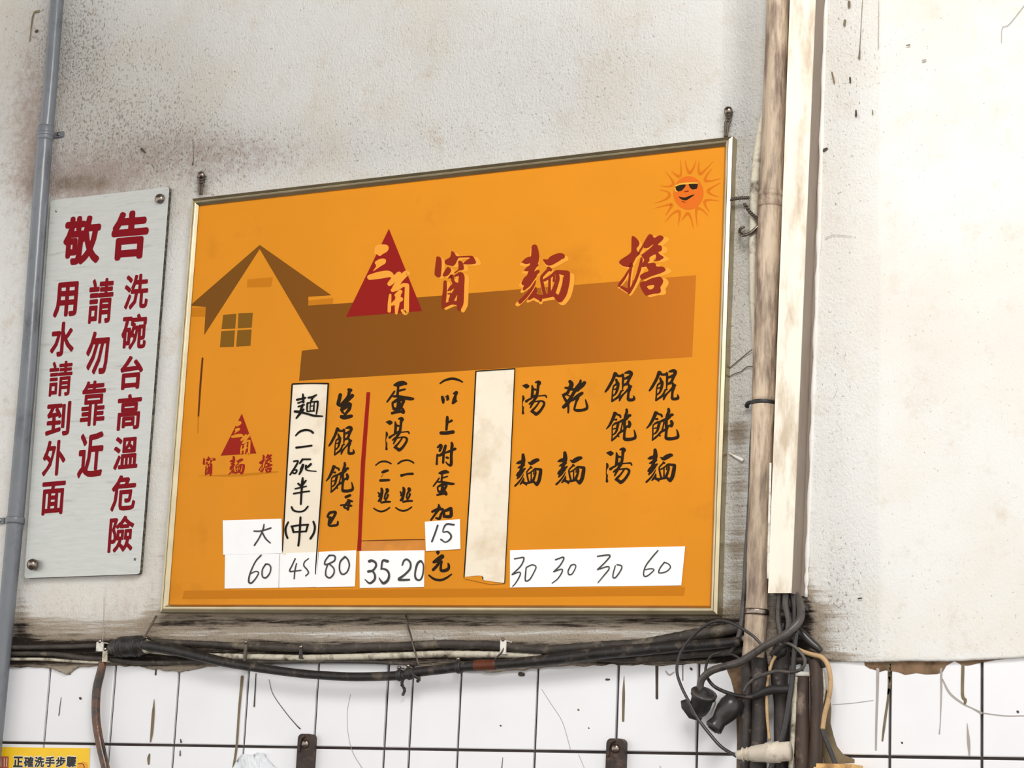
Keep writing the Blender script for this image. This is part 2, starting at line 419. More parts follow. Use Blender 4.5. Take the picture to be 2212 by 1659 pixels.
grime_shade = sum_(band(10,1620,1336,1470,9,.80), band(345,1570,1318,1352,6,.75), band(15,1620,1382,1440,6,.45), blob(1000,1372,520,10,-.28), blob(1700,1420,70,80,1.05), blob(1720,1330,36,44,.85), blob(1770,1440,40,20,.55),  # dirt, plus painted shade under the board and between the cables
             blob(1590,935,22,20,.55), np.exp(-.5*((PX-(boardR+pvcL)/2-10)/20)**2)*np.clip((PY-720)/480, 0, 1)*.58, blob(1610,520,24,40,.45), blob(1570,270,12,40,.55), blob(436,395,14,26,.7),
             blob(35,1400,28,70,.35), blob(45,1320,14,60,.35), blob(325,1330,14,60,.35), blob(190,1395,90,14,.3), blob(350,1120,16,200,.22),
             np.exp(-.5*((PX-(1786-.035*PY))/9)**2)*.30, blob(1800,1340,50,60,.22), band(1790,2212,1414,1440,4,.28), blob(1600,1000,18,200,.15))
speck = sum_(blob(170,110,60,130,.75), blob(330,190,120,140,.55), blob(90,90,70,90,.4), blob(700,330,260,60,.38), blob(1300,220,200,120,.25),
             np.exp(-.5*((PX-(boardR+pvcL)/2)/26)**2)*(1/(1+np.exp(-(PY-230)/30)))*.42, blob(1835,150,40,160,.4), blob(1810,900,26,500,.32), blob(300,330,200,80,.4), blob(1000,150,260,160,.15), blob(900,1390,600,40,.5), blob(1830,1300,50,90,.4))
strip = np.exp(-.5*((PX-(boardR+pvcL)/2)/34)**2)*(PX > boardR-30)
rough = sum_(.30+0*PX, strip*.5, band(-400,1650,-200,460,120,.5), -.22*(PX > 1900), speck*.4, pink*.25, grime_shade*.3)
amp = .0016*np.clip(rough, 0, 1)
Yg = -(smooth_noise(NZ, NX, 26)*.0012 + smooth_noise(NZ, NX, 7)*amp*.5)
Yg -= .002*np.exp(-tv[:, None]*60)                                   # the coat's lower lip
lip = np.stack([gx, np.full(NX, .010), zb-.001], 1)
V = np.concatenate([lip, np.stack([Xg, Yg, Zg], -1).reshape(-1, 3)])
ii = (np.arange(NZ)[:, None]*NX + np.arange(NX-1)[None, :]).ravel()
F = np.stack([ii, ii+1, ii+1+NX, ii+NX], 1)
me = bpy.data.meshes.new('plaster_coat'); me.vertices.add(len(V)); me.vertices.foreach_set('co', V.ravel().astype(np.float32))
me.loops.add(F.size); me.loops.foreach_set('vertex_index', F.ravel().astype(np.int32))
me.polygons.add(len(F)); me.polygons.foreach_set('loop_start', (np.arange(len(F))*4).astype(np.int32)); me.polygons.foreach_set('loop_total', np.full(len(F), 4, np.int32))
me.update(calc_edges=True)
for nm, a in (('pink', pink), ('grime_shade', grime_shade), ('speck', speck), ('rough', rough)):
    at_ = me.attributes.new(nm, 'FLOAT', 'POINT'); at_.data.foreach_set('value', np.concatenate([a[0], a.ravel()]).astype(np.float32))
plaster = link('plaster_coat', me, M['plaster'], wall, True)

# white wall tiles, one by one; joints read from the photograph
cols = [at(x, 1612).x for x in (91, 233, 372, 523, 675, 827, 881, 986, 1153, 1328, 1503)]
cols = [cols[0]-.158*k for k in (5, 4, 3, 2, 1)] + cols + [cols[-1]+.158, cols[-1]+.192] + [at(1920, 1612).x, at(2119, 1612).x] 
cols += [cols[-1]+.158*k for k in (1, 2, 3, 4, 5)]
zl = lambda x: 1.636+.0033*(x+.97)                                     # the one level joint
def tile(xa, xb, ztop, zbot):
    g = .0026; c = .0016; y0 = .0035 + random.uniform(-.0007, .0007); tx, tz = random.uniform(-.0007, .0007), random.uniform(-.0007, .0007)
    def yy(x, z): return y0 + tx*((x-xa)/(xb-xa)-.5) + tz*((z-zbot(xa))/.25-.5)
    o = [(xa+g, zbot(xa)+g), (xb-g, zbot(xb)+g), (xb-g, ztop(xb)-g), (xa+g, ztop(xa)-g)]
    i = [(xa+g+c, zbot(xa)+g+c), (xb-g-c, zbot(xb)+g+c), (xb-g-c, ztop(xb)-g-c), (xa+g+c, ztop(xa)-g-c)]
    v = [(x, .0105, z) for x, z in o] + [(x, yy(x, z)+c*.8, z) for x, z in o] + [(x, yy(x, z), z) for x, z in i]
    f = [(8, 9, 10, 11)]
    for b0 in (0, 4):
        for k in range(4): f.append((b0+k, b0+(k+1) % 4, b0+4+(k+1) % 4, b0+4+k))
    new('tile', v, f, M['tile'], wall)
for xa, xb in zip(cols[:-1], cols[1:]):
    if xb - xa < .02 and False: continue
    tile(xa, xb, lambda x: zl(x)+.250, zl)
    tile(xa, xb, zl, lambda x: zl(x)-.250)

# dried drips, scratches and remains of paint on the tiles
I = lambda x, y: (x, y)
def drip(s, m, d=-.0026): return strokes('stain', s, I, d, M[m], wall)
drip('333,1511,1;331,1540,6;328,1580,6;325,1602,3', 'stain'); drip('323,1629,3;321,1638,6;321,1650,4', 'stain')
drip('132,1506,1;127,1545,2', 'stain_dark'); drip('173,1508,5;174,1509,5', 'stain_dark'); drip('337,1440,3;336,1457,4', 'stain_dark')
drip('553,1455,2;549,1526,3', 'stain_dark'); drip('581,1468,1;590,1500,1.2;618,1540,1.5;640,1566,2;648,1574,3', 'stain_dark')
drip('757,1500,1;750,1540,1;752,1585,1;762,1625,1;782,1659,1', 'stain_grey'); drip('523,1462,6;516,1540,5;511,1612,5;504,1659,5', 'stain')
drip('1348,1460,1;1347,1500,6;1346,1557,5', 'stain'); drip('1419,1436,7;1419,1480,6;1419,1508,6', 'stain_dark'); drip('1475,1437,2;1475,1470,2', 'stain_dark')
drip('1170,1489,1;1190,1520,1.2;1215,1560,1.2;1232,1618,1.2', 'stain_grey'); drip('1250,1630,1;1262,1659,1', 'stain_grey')
drip('1124,1456,10;1130,1457,8', 'stain_dark'); drip('1310,1468,5;1316,1468,4', 'stain_dark'); drip('1249,1533,4;1250,1534,4', 'stain'); drip('1081,1567,3;1082,1568,3', 'stain_dark')
drip('1438,1450,3;1446,1458,4;1456,1452,3', 'stain_grey'); drip('1492,1444,5;1494,1446,5', 'stain_dark')
drip('1896,1446,7;1895,1500,6;1893,1560,5;1892,1620,4', 'stain_grey'); drip('1922,1436,7;1919,1500,5;1911,1560,6;1906,1600,4', 'stain'); drip('1921,1430,7;1921,1480,7;1918,1500,3', 'stain')
drip('2033,1445,5;2033,1500,4;2031,1560,2;2029,1585,3', 'stain_grey'); drip('2036,1468,3;2052,1498,5;2080,1520,4;2100,1530,3;2119,1540,6', 'stain_grey')
drip('2080,1436,7;2079,1500,7;2085,1512,7;2084,1520,5', 'stain'); drip('2122,1540,2;2170,1546,2;2212,1546,2', 'stain_grey'); drip('2089,1562,1;2092,1600,7;2094,1632,4', 'stain_grey')
drip('1798,1522,1;1840,1519,1.5;1886,1513,1.5', 'stain_grey'); drip('2198,1537,5;2199,1538,5', 'stain_dark'); drip('1948,1604,4;1949,1605,4', 'stain_dark')
drip('1425,1655,1;1427,1657,2', 'stain_grey'); drip('1086,1636,1;1084,1659,2', 'stain_dark'); drip('390,1597,2;391,1603,4', 'stain_dark'); drip('389,1622,2;389,1632,3', 'stain_dark')
drip('1271,1572,2;1272,1573,3', 'stain_dark')
outline('stain', ['112,1438;168,1436;162,1446;150,1452;154,1457;145,1458;140,1454;128,1452;118,1446'], I, -.0026, M['stain'], wall)
outline('stain', ['1866,1426;2212,1418;2150,1426;2126,1430;2090,1438;2076,1436;2062,1428;2044,1438;2036,1452;2024,1456;2000,1457;1980,1454;1955,1458;1940,1452;1926,1450;1912,1448;1900,1452;1892,1448;1878,1444;1868,1438'], I, -.0027, M['patch'], wall)
outline('stain', ['330,1440;400,1440;430,1443;405,1450;396,1447;386,1452;372,1446;360,1449;350,1444;336,1446'], I, -.0027, M['patch'], wall)
outline('stain', ['1566,1436;1600,1436;1608,1700;1590,1700;1592,1600;1590,1530;1586,1496;1579,1468;1572,1452'], I, -.0026, M['patch'], wall)
outline('stain', ['1778,1480;1792,1500;1796,1530;1794,1562;1801,1590;1808,1612;1822,1630;1846,1640;1846,1648;1780,1652;1770,1560'], I, -.0026, M['stain'], wall)

# fine cracks and run marks in the plaster on the right
def crack(s, m='stain_grey'): return strokes('crack', s, I, .0032, M[m], wall)
crack('2212,12,1.5;2180,52,1.5;2165,60,1.5;2163,92,1.5'); crack('1840,510,1;1800,508,1.2;1782,515,1.5'); crack('1863,0,1.2;1858,90,1.5;1856,125,5', 'stain')
crack('1834,4,6;1834,14,6', 'stain'); crack('1825,44,5;1824,54,5', 'stain'); crack('1898,0,1;1897,104,2'); crack('1797,156,3;1802,178,4', 'stain'); crack('1849,238,3;1849,250,5', 'stain_dark')
crack('1885,238,2;1885,246,3', 'stain'); crack('1779,325,7;1786,321,5', 'stain_dark'); crack('1993,131,4;1999,129,4', 'stain_grey'); crack('1958,98,2;1965,97,3', 'stain')
crack('1836,168,4;1837,178,3', 'stain_dark'); crack('1854,1293,3;1861,1292,3', 'stain_dark'); crack('1960,1404,4;1972,1400,3', 'stain_grey')
crack('417,300,1;418,340,1;416,356,3', 'stain_dark'); crack('64,90,2;72,32,4;84,24,5', 'stain'); crack('78,68,6;80,66,5', 'stain_dark'); crack('225,1290,1;224,1340,1.5;222,1385,1.5'); crack('306,322,6;314,330,3', 'stain_dark')

# floor and ceiling out of view, added to darken undersides and frame reflections
MB().box((-4.5, -7, -.05), (4.5, .16, 0)).build('added_floor', mat('floor_tiles', (104, 98, 92), .5, var=.2), None); tag(bpy.data.objects['added_floor'], None, None, None, 'structure')
MB().box((-4.5, -4.6, 4.5), (4.5, .16, 4.6)).build('added_ceiling', mat('dark_ceiling', (120, 112, 102), .8, var=.2), None); tag(bpy.data.objects['added_ceiling'], None, None, None, 'structure')
# ------------------------------------------------------------------ menu board
menu = empty('menu_board', at(960, 880, .002))
tag(menu, 'large orange menu board with brush lettering in a metal frame', 'menu board')
DF = .026
TL, TR, BR, BL = (413, 428), (1582, 293), (1549, 1328), (344, 1323)
cor = [at(*p, 0) for p in (TL, TR, BR, BL)]
# the frame stands off the wall, so set its corners by its front edge
cor = [Vector((p.x, 0, p.z)) for p in (at(*q, DF) for q in (TL, TR, BR, BL))]
cen = sum(cor, Vector())/4
PROF = [(0, .001), (0, .0222), (.0008, .0234), (.0066, .0258), (.007, .0244), (.0078, .0244), (.0082, .0260), (.0112, .0262), (.0118, .0258), (.0166, .0204), (.0168, .0175)]   # (across, depth)
def member(i):
    a, b = cor[i], cor[(i+1) % 4]; p, n = cor[i-1], cor[(i+2) % 4]
    def inset(c, e1, e2, wd):
        u, v = (e1-c).normalized(), (e2-c).normalized(); s = u.cross(v).length
        return c + (u+v)*(wd/s)
    vs = []
    for wd, dp in PROF:
        A = inset(a, p, b, wd); B = inset(b, a, n, wd); vs += [(A.x, -dp, A.z), (B.x, -dp, B.z)]
    f = [(2*k, 2*k+1, 2*k+3, 2*k+2) for k in range(len(PROF)-1)]
    return new('frame_side', vs, f, M['frame'], menu)
sides = [member(i) for i in range(4)]
for i in range(4):
    me = sides[i].data; bm = bmesh.new(); bm.from_mesh(me); 
    for fc in bm.faces:
        fc.normal_update()
    bm.to_mesh(me); bm.free()
DP = .0180
def inner(wd):
    out = []
    for i in range(4):
        u, v = (cor[i-1]-cor[i]).normalized(), (cor[(i+1) % 4]-cor[i]).normalized(); out.append(cor[i]+(u+v)*(wd/u.cross(v).length))
    return out
pc = inner(.012)
MB().add([(p.x, -.003, p.z) for p in pc] + [(p.x, -DP, p.z) for p in pc], [(0,1,2,3), (4,7,6,5), (0,4,5,1), (1,5,6,2), (2,6,7,3), (3,7,4,0)]).build('poster', M['poster'], menu)

def out(name, polys, d, m, xf=I, smooth=0): return outline(name, polys, xf, d, M[m], menu, smooth)
D1, D2, D3, D4 = DP+.0002, DP+.00035, DP+.0005, DP+.0007
# printed house
out('house_print', ['561,529;715.6,637.8;666,641;666,660;750,654.6;1503.5,594.5;1495,771;646,822.5;652,757.5;688,753.5;561,538;441,724;444.5,663;410,660.5'], D1, 'house')
out('house_print', ['666,649;720,643.5;719,656;667,660'], D1, 'dim_print'); out('house_print', ['410,665;444,663;443,684;408,684'], D1, 'dim_print')
out('house_print', ['534.6,603.4;589.6,598.8;585.5,619.4;533.5,621'], D1, 'dim_print')
for p in ('482,680;510.5,677.8;508,709.9;478.5,711', '515,676.7;546,675.5;543.8,707.6;513.5,709.2', '478,715.5;507.5,713.5;505,749;475,750', '513,713.3;543.5,711.6;541,747;510,748.8'): out('window_print', [p], D1, 'pane_print')
strokes('line_print', '437.5,774,4;433,830,4.2;428.5,900,3.6', I, D1, M['line_brown'], menu); strokes('line_print', '428.5,900,3;427,935,2.5', I, D1, M['dim_print'], menu)
# red rule, brown rule and strips of old tape
out('line_print', ['791.8,847;799.8,847;788.8,1000;781.4,1150;780.2,1190;771.2,1190;773.6,1150;779.4,1000'], D2, 'line_red')
strokes('line_print', '780,1168.3,1.5;850,1166.5,2;916.5,1165.3,2', I, D2, M['line_brown'], menu)
out('tape_print', ['780,1169.5;917,1167;917,1189;779,1190'], D1, 'tape'); out('tape_print', ['398,1276;1480,1268;1477,1287;393,1294'], D1, 'dim_print')
strokes('line_print', '430,1028,1;520,1026,6;600,1019,3', I, D1, M['dim_print'], menu)

# printed brush characters (traced stroke by stroke: x,y,width)
KUN = '560,240,130;480,450,110;380,640,105;290,790,95;215,890,65/590,240,110;650,310,90;760,315,90;840,290,100/600,450,80;640,560,110;680,600,90;650,750,110;610,900,80;560,990,60/510,680,60;470,850,50;460,1050,55;445,1240,60/510,680,60;600,620,80;670,590,90/500,810,35;590,790,60/480,1040,60;560,980,60;620,920,50/450,1240,65;560,1160,75;680,1070,90;740,960,70;780,870,70;850,840,50/830,270,90;850,400,90;840,560,80;835,700,60;825,790,50/910,215,50;990,195,100;1080,180,130;1140,230,130;1100,340,120;1050,460,100;1010,560,100;950,630,90/880,420,80;960,400,90;1040,350,90/860,660,80;950,610,80;1030,610,80/720,1210,60;760,1100,90;850,990,65;940,900,65;1040,790,90;1130,700,90/1060,660,100;1080,780,120;1045,900,95;1030,1040,90;1035,1170,110;1130,1190,110;1230,1160,110;1240,1090,70;1215,1040,40'
TUN = '600,360,130;560,480,130;480,640,110;390,790,85;280,910,40/640,360,100;720,410,70;800,430,80;825,490,75/600,590,50;660,580,85/520,790,45;600,730,75;690,690,75/740,700,105;700,850,105;670,980,85;600,1080,65;530,1120,50/510,790,45;500,950,50;500,1150,50;485,1340,50/520,920,35;620,900,55/490,1330,55;590,1250,75;690,1160,70;740,1100,75;800,1040,80;870,1000,90;940,970,90/720,1140,80;755,1180,65/720,690,60;870,630,95;980,590,115;1080,520,115;1150,440,105;1205,430,95/1065,230,100;1070,320,115;1020,450,110;990,600,110;980,750,110;990,900,110;980,1050,100;970,1180,100;985,1270,120;1100,1290,125;1240,1280,115;1390,1230,115;1400,1120,90;1370,1000,55;1355,960,40/900,700,60;870,850,55;840,950,65/1160,660,100;1190,740,125;1165,830,110/1020,860,100;1100,820,75;1150,790,70/1010,930,90;1040,860,60'
MIN = '580,200,120;590,300,145;590,420,165;560,560,150;520,680,110;480,800,120/320,510,30;400,490,115;500,450,115;640,400,75/375,680,35;450,650,95;560,600,110;635,570,55/345,950,85;420,870,125;540,790,115;655,705,65/355,1075,55;430,980,110;520,880,85;600,800,55/270,1345,75;380,1240,70;480,1120,62;560,1000,48;600,900,18/465,1285,45;530,1220,85;590,1130,85;605,1050,35/570,1200,95;690,1265,95;708,1310,60/620,1225,65;740,1240,75;880,1210,85;1000,1195,85;1060,1250,100;1110,1280,140/775,462,28;880,510,135;1000,445,165;1120,390,140;1170,385,110/880,645,80;920,670,65/870,670,60;780,760,55;730,830,55;740,940,65;770,1080,70;800,1190,75/790,890,55;880,840,55;950,790,55;1040,715,65;1130,722,85;1270,745,110/1280,750,110;1260,880,138;1230,1050,138;1190,1180,138;1120,1285,138/900,860,55;900,1000,50;900,1150,65/1000,800,40;990,900,50/1060,740,75;1070,860,85;1040,980,85;1000,1090,95;970,1160,95'
TANG = '345,300,45;430,310,140;490,320,190;530,320,120/350,690,65;365,780,95;332,900,38;322,1040,30;350,1100,65;345,1220,65;350,1320,95/475,880,105;560,820,75;650,775,75/690,300,55;710,420,105;700,580,105;690,720,115/830,180,70;920,165,120;960,200,140;930,260,115/920,280,115;910,420,95;890,560,105;870,680,95/745,430,85;830,450,75/740,710,95;830,650,55/800,590,18;805,600,18/870,690,55;980,680,50;1100,670,50;1195,670,65;1235,735,55/850,710,115;770,830,105;700,960,95;625,1115,55/585,985,55;650,930,75;720,880,75/770,900,55;900,880,55;1040,870,65;1135,920,92;1135,1010,92;1065,1140,95;965,1270,105;850,1360,115;790,1370,60/645,1255,55;720,1280,105;830,1340,115/960,900,65;880,1020,65;790,1130,75;700,1220,95'
GAN = '520,240,130;575,320,150;540,430,160;470,560,110;420,650,110;310,700,100;245,700,45/355,460,75;440,470,95;640,520,105;720,520,95/900,195,75;880,290,105;810,400,130;740,500,145;650,640,115;570,780,125;480,940,145;400,1050,145;290,1145,125/1035,280,130;950,380,145;850,480,115;795,585,40/280,740,90;330,850,90;400,950,115/425,720,45;500,750,50/460,1080,75;460,1220,75;455,1345,65/580,930,55;700,830,120;830,730,130;950,650,110/800,820,115;740,960,85;700,1100,75;682,1235,85;790,1270,115;950,1260,105;1085,1220,105;1135,1150,95;1105,1000,70;1072,890,45'
SHENG = '342,225,78;320,320,80;300,420,80;350,440,60/520,115,65;560,125,75/530,170,70;510,250,65;460,330,75;400,410,95;360,450,85/595,240,80;530,300,85;450,370,85/370,535,70;430,480,105;520,420,85;560,425,60/555,440,65;530,520,75;480,590,55;440,640,55/380,570,60;410,610,38;440,620,40/372,685,85;430,700,90;530,680,80;575,670,70'
MEI = '560,815,65;645,780,55/625,885,45;570,950,48;520,1020,48/610,885,60;690,908,40/450,990,36;540,985,38;670,1000,46/640,900,48;620,980,48;600,1075,58/525,1040,36;600,1060,55'
BAO = '220,1145,56;180,1200,48;168,1235,36/220,1145,56;335,1135,62;310,1220,56;260,1300,60;228,1360,56/185,1240,46;240,1255,56/230,1260,76;202,1350,56;204,1415,48;290,1420,52;375,1400,54;388,1335,38'
DAN = '405,212,40;470,200,100;580,172,105;650,182,60/490,250,48;480,360,55;470,450,55/520,330,46;630,300,40/410,345,38;340,450,46;255,565,38/390,450,46;500,450,56;620,480,76;740,500,76;800,502,56/370,590,46;375,660,46;400,715,66/380,580,50;470,530,75;560,500,105;610,550,56/500,470,66;500,600,84;480,710,76/600,560,66;560,640,66;540,700,62;425,720,70/360,805,56;450,780,66;550,770,60;595,785,76/585,720,56;600,770,70'
YI = '345,560,58;362,620,75;365,680,48/455,545,58;460,600,65;452,618,48/405,562,18;440,545,20/640,470,76;620,540,58;600,620,85;570,690,55/585,488,36;630,468,55/645,645,36;600,655,85'
SHANG = '450,985,55;450,1060,70;440,1160,55;432,1250,52/470,1105,30;540,1060,55/320,1320,74;440,1320,76;570,1300,76'
LPAR = '300,275,32;400,210,46;550,175,56;680,200,48;768,245,32'
FU = '345,160,40;400,112,56;420,140,66;390,230,55/510,125,56;490,200,66;460,280,66;380,330,52;335,312,38/335,312,38;330,420,42;325,510,50/470,290,56;465,400,50;460,480,50/640,65,48;650,110,66;640,220,66;632,350,60;632,490,66;615,540,55;560,515,38;520,470,28/510,275,36;600,240,56;715,190,56/532,372,46;562,382,50'
JIA = '415,85,28;420,150,66;360,250,46;272,375,38/295,220,46;380,180,56;450,170,56;500,190,46;460,270,46;430,350,55;365,340,36/510,230,55;520,310,55/520,210,46;640,165,76/650,175,58;640,305,66;512,310,52'
YUAN = '400,990,76;400,1018,36/325,1170,56;390,1130,84;480,1065,84/440,1120,56;390,1230,56;312,1315,56/470,1160,46;455,1250,48;465,1330,56;550,1325,66;600,1290,56;605,1230,46;592,1195,28'
RPAR = '232,1420,32;330,1490,46;450,1510,48;560,1470,42;655,1402,28'
LPS = '240,385,30;340,312,42;450,295,46;540,315,42;605,350,36'
RPS = '192,1415,32;280,1470,42;380,1490,46;480,1460,42;570,1400,36'
TWO = '405,552,64;460,530,72;525,512,56/412,605,12;372,668,10/352,750,64;450,745,66;555,740,56'
ONE = '855,630,72;900,620,56;1000,595,56;1120,590,60'
LI = '375,945,55;390,1000,74;370,1120,76;345,1235,66/300,1040,36;330,1090,48;312,1130,38/312,1240,55;340,1200,55/510,970,84;520,1005,72;470,1080,46;450,1180,46/530,1095,55;510,1160,46;470,1220,46/372,1280,46;470,1260,55;580,1258,46'
def ink(s, xf, m='black', d=D3, k=1.0, a=0.0, parent=None, name='lettering'): return strokes(name, s, xf, d, M[m], parent or menu, k, a)
KB, TB, MBX, TGB = (195, 1310, 110, 1290), (260, 1470, 180, 1370), (240, 1345, 135, 1370), (305, 1270, 100, 1435)
f1, f2, f3, f4 = frame_xf(1390, 790, 16.59), frame_xf(1380, 870, 16.59), frame_xf(1380, 960, 16.59), frame_xf(1290, 960, 16.59)
ink(KUN, f1); ink(TUN, f2); ink(MIN, f3); ink(TANG, f4)
z = lambda ox, oy, s, x0, x1, y0, y1: (ox+x0/s, ox+x1/s, oy+y0/s, oy+y1/s)
ink(KUN, bbox_xf(KB, z(1290, 790, 16.59, 275, 1390, 160, 1325))); ink(TUN, bbox_xf(TB, (1309, 1376, 882, 954)))
ink(GAN, frame_xf(1200, 810, 16.59)); ink(MIN, bbox_xf(MBX, z(1190, 965, 16.59, 165, 1250, 155, 1370)))
ink(TANG, bbox_xf(TGB, z(1110, 815, 16.59, 285, 1205, 105, 1395))); ink(MIN, bbox_xf(MBX, (1111, 1172, 979, 1051)))
g1, g2, g3, g4, g5, g6, g7 = frame_xf(700, 830, 9.76), frame_xf(690, 990, 9.76), frame_xf(810, 810, 9.76), frame_xf(790, 970, 11.06), frame_xf(920, 800, 9.76), frame_xf(910, 950, 9.76), frame_xf(900, 1080, 8.727)
ink(SHENG, g1); ink(KUN, bbox_xf(KB, z(700, 830, 9.76, 95, 660, 870, 1515))); ink(TUN, bbox_xf(TB, z(690, 990, 9.76, 130, 735, 75, 735))); ink(MEI, g2); ink(BAO, g2)
ink(DAN, g3); ink(TANG, bbox_xf(TGB, z(810, 810, 9.76, 218, 740, 880, 1625)))
ink(LPS, g4); ink('770,350,40;870,285,46;1000,265,42;1090,295,42;1145,332,36', g4); ink(TWO, g4); ink(ONE, g4); ink(LI, g4); ink(LI, lambda x, y: g4(x+525, y-18)); ink(RPS, g4); ink(RPS, lambda x, y: g4(x+525, y-14))
ink(LPAR, g5); ink(YI, g5); ink(SHANG, g5); ink(FU, g6); ink(DAN, bbox_xf((235, 820, 120, 830), z(910, 950, 9.76, 238, 700, 635, 1182))); ink(JIA, g7); ink(YUAN, g7); ink(RPAR, g7)

# title characters with their pale offset shadow, and the red triangle
CH_O = ['240,252;300,255;345,305;355,420;346,560;335,680;308,716;258,714;206,672;193,620;210,450;226,330',
        '575,128;640,165;690,240;830,238;1020,233;1076,275;1125,380;1090,412;980,427;850,420;838,402;900,340;985,280;870,272;740,280;705,330;660,420;610,460;540,452;440,418;425,342;480,302;540,262;560,200',
        '490,482;550,520;567,560;540,622;480,682;420,697;373,680;400,610;440,540', '752,338;800,360;835,410;852,520;820,552;745,560;650,626;640,603;720,540;730,450;722,370']
CH_S = '430,820,75;425,1000,88;405,1200,100;395,1340,85/505,735,20;580,690,88;600,780,68;650,880,84/660,870,100;560,960,90;495,1015,30/650,685,40;760,640,85;800,700,130;792,900,138;780,1100,150;762,1300,158;742,1430,84/725,900,140;680,1020,130;620,1120,125;565,1230,125;540,1300,60/490,1085,22;560,1095,50;570,1180,90/380,1385,62;460,1330,90;570,1290,80;680,1290,90'
DAN_O = ['465,215;510,211;580,265;632,340;628,410;570,490;605,560;650,600;560,690;520,770;480,840;440,890;410,905;300,890;220,850;178,790;230,725;340,655;430,585;452,530;455,400;457,300',
         '870,165;920,180;960,242;1010,228;1080,190;1150,205;1177,250;1140,310;1050,398;1120,420;1142,480;1120,540;1060,570;1100,622;1182,680;1130,730;1060,757;955,765;1000,720;1000,620;930,640;862,690;860,760;822,815;950,805;1000,830;1022,888;1130,888;1190,910;1222,960;1190,1002;1080,1050;900,1110;740,1180;670,1170;645,1110;680,1060;760,1020;838,988;820,940;780,890;720,907;690,890;700,820;742,735;690,660;690,620;800,540;950,400;900,420;830,470;750,482;738,470;722,455;620,612;600,590;700,415;760,300;830,190',
         '1060,1115;1120,1130;1167,1200;1150,1280;1105,1350;1117,1440;1070,1490;940,1502;800,1542;750,1510;690,1420;648,1320;655,1250;700,1230;780,1212;900,1155']
DAN_H = '810,1330;960,1302;940,1380;870,1405;830,1380'
DAN_S = '450,850,80;430,1000,60;415,1150,48;400,1330,58;400,1485,50/400,970,40;300,1140,60;212,1260,68;175,1325,50/230,1350,60;320,1400,76;395,1440,88/680,705,46;670,800,66;640,930,76;590,1090,68;520,1260,68;430,1430,66;400,1485,50'
def pts(s): return [tuple(float(c) for c in p.split(',')) for p in s.split(';')]
def title(olist, hole, sts, xf, shx, mcol, d, k=1.0):
    for s in (olist or []): out('lettering', [s] + ([hole] if hole and s is olist[-1] else []), d, mcol, xf, 3)
    if sts: ink(sts, xf, mcol, d, k)
def shadow_xf(xf, cx, sx, ox, oy): return lambda x, y: (xf(cx + (x-cx)*sx + ox, y + oy))
t1, t2, t3 = frame_xf(920, 530, 10.37), bbox_xf((240, 1345, 135, 1370), z(1100, 510, 10.37, 210, 1370, 185, 1500)), frame_xf(1320, 490, 10.37)
title(CH_O, None, CH_S, shadow_xf(t1, 650, 1.06, 85, 32), 0, 'light_print', D2)
title(CH_O, None, CH_S, t1, 0, 'redprint', D3)
ink(MIN, shadow_xf(t2, 800, 1.13, 18, 52), 'light_print', D2, 1.15); ink(MIN, t2, 'redprint', D3, 1.08)
title(DAN_O, None, DAN_S, shadow_xf(t3, 650, 1.12, 60, 34), 0, 'light_print', D2)
title(DAN_O, DAN_H, DAN_S, t3, 0, 'redprint', D3)

TRI = '830,98;1327,1326;188,1416'
SAN_O = ['640,345;770,333;815,352;828,392;800,440;740,475;695,505;650,480;610,470', '618,602;660,565;712,545;765,545;787,572;775,615;720,650;660,690;605,728;596,722;640,655']
SAN_S = '545,822,80;700,790,108;830,775,96;895,815,46/980,775,78;900,860,86;840,920,68/1120,765,60;1080,770,88;1000,860,76;930,960,78;890,1005,48/885,1015,56;960,990,56;1040,940,56;1100,945,66/1102,960,66;1095,1150,72;1085,1345,76;1030,1320,46/850,1085,36;840,1200,52;835,1325,52/1000,1040,66;940,1090,56/990,1040,56;960,1150,76;950,1250,66;940,1360,38/1010,1150,66;920,1200,66;875,1230,38'
def triangle(xf, m, k=1.0):
    out('logo_print', [TRI], D2, m, xf)
    for s in SAN_O: out('logo_print', [s], D3, 'light_print' if m == 'redtri' else 'poster', xf, 3)
    ink(SAN_S, xf, 'light_print' if m == 'redtri' else 'poster', D3, k, 0, None, 'logo_print')
triangle(frame_xf(720, 480, 6.9125), 'redtri')
lg = frame_xf(420, 880, 10.37)
triangle(affine(((830, 100), (1325, 1325), (190, 1415)), (lg(1062, 140), lg(1385, 1030), lg(588, 1082))), 'logo', .95)
sm1, sm2, sm3 = bbox_xf((190, 1125, 130, 1480), z(420, 880, 10.37, 185, 478, 1095, 1540)), bbox_xf(MBX, z(420, 880, 10.37, 765, 1130, 1085, 1505)), bbox_xf((160, 1220, 165, 1540), z(420, 880, 10.37, 1440, 1750, 1045, 1470))
title(CH_O, None, CH_S, sm1, 0, 'logo', D3, 1.15); ink(MIN, sm2, 'logo', D3, 1.15); title(DAN_O, DAN_H, DAN_S, sm3, 0, 'logo', D3, 1.15)

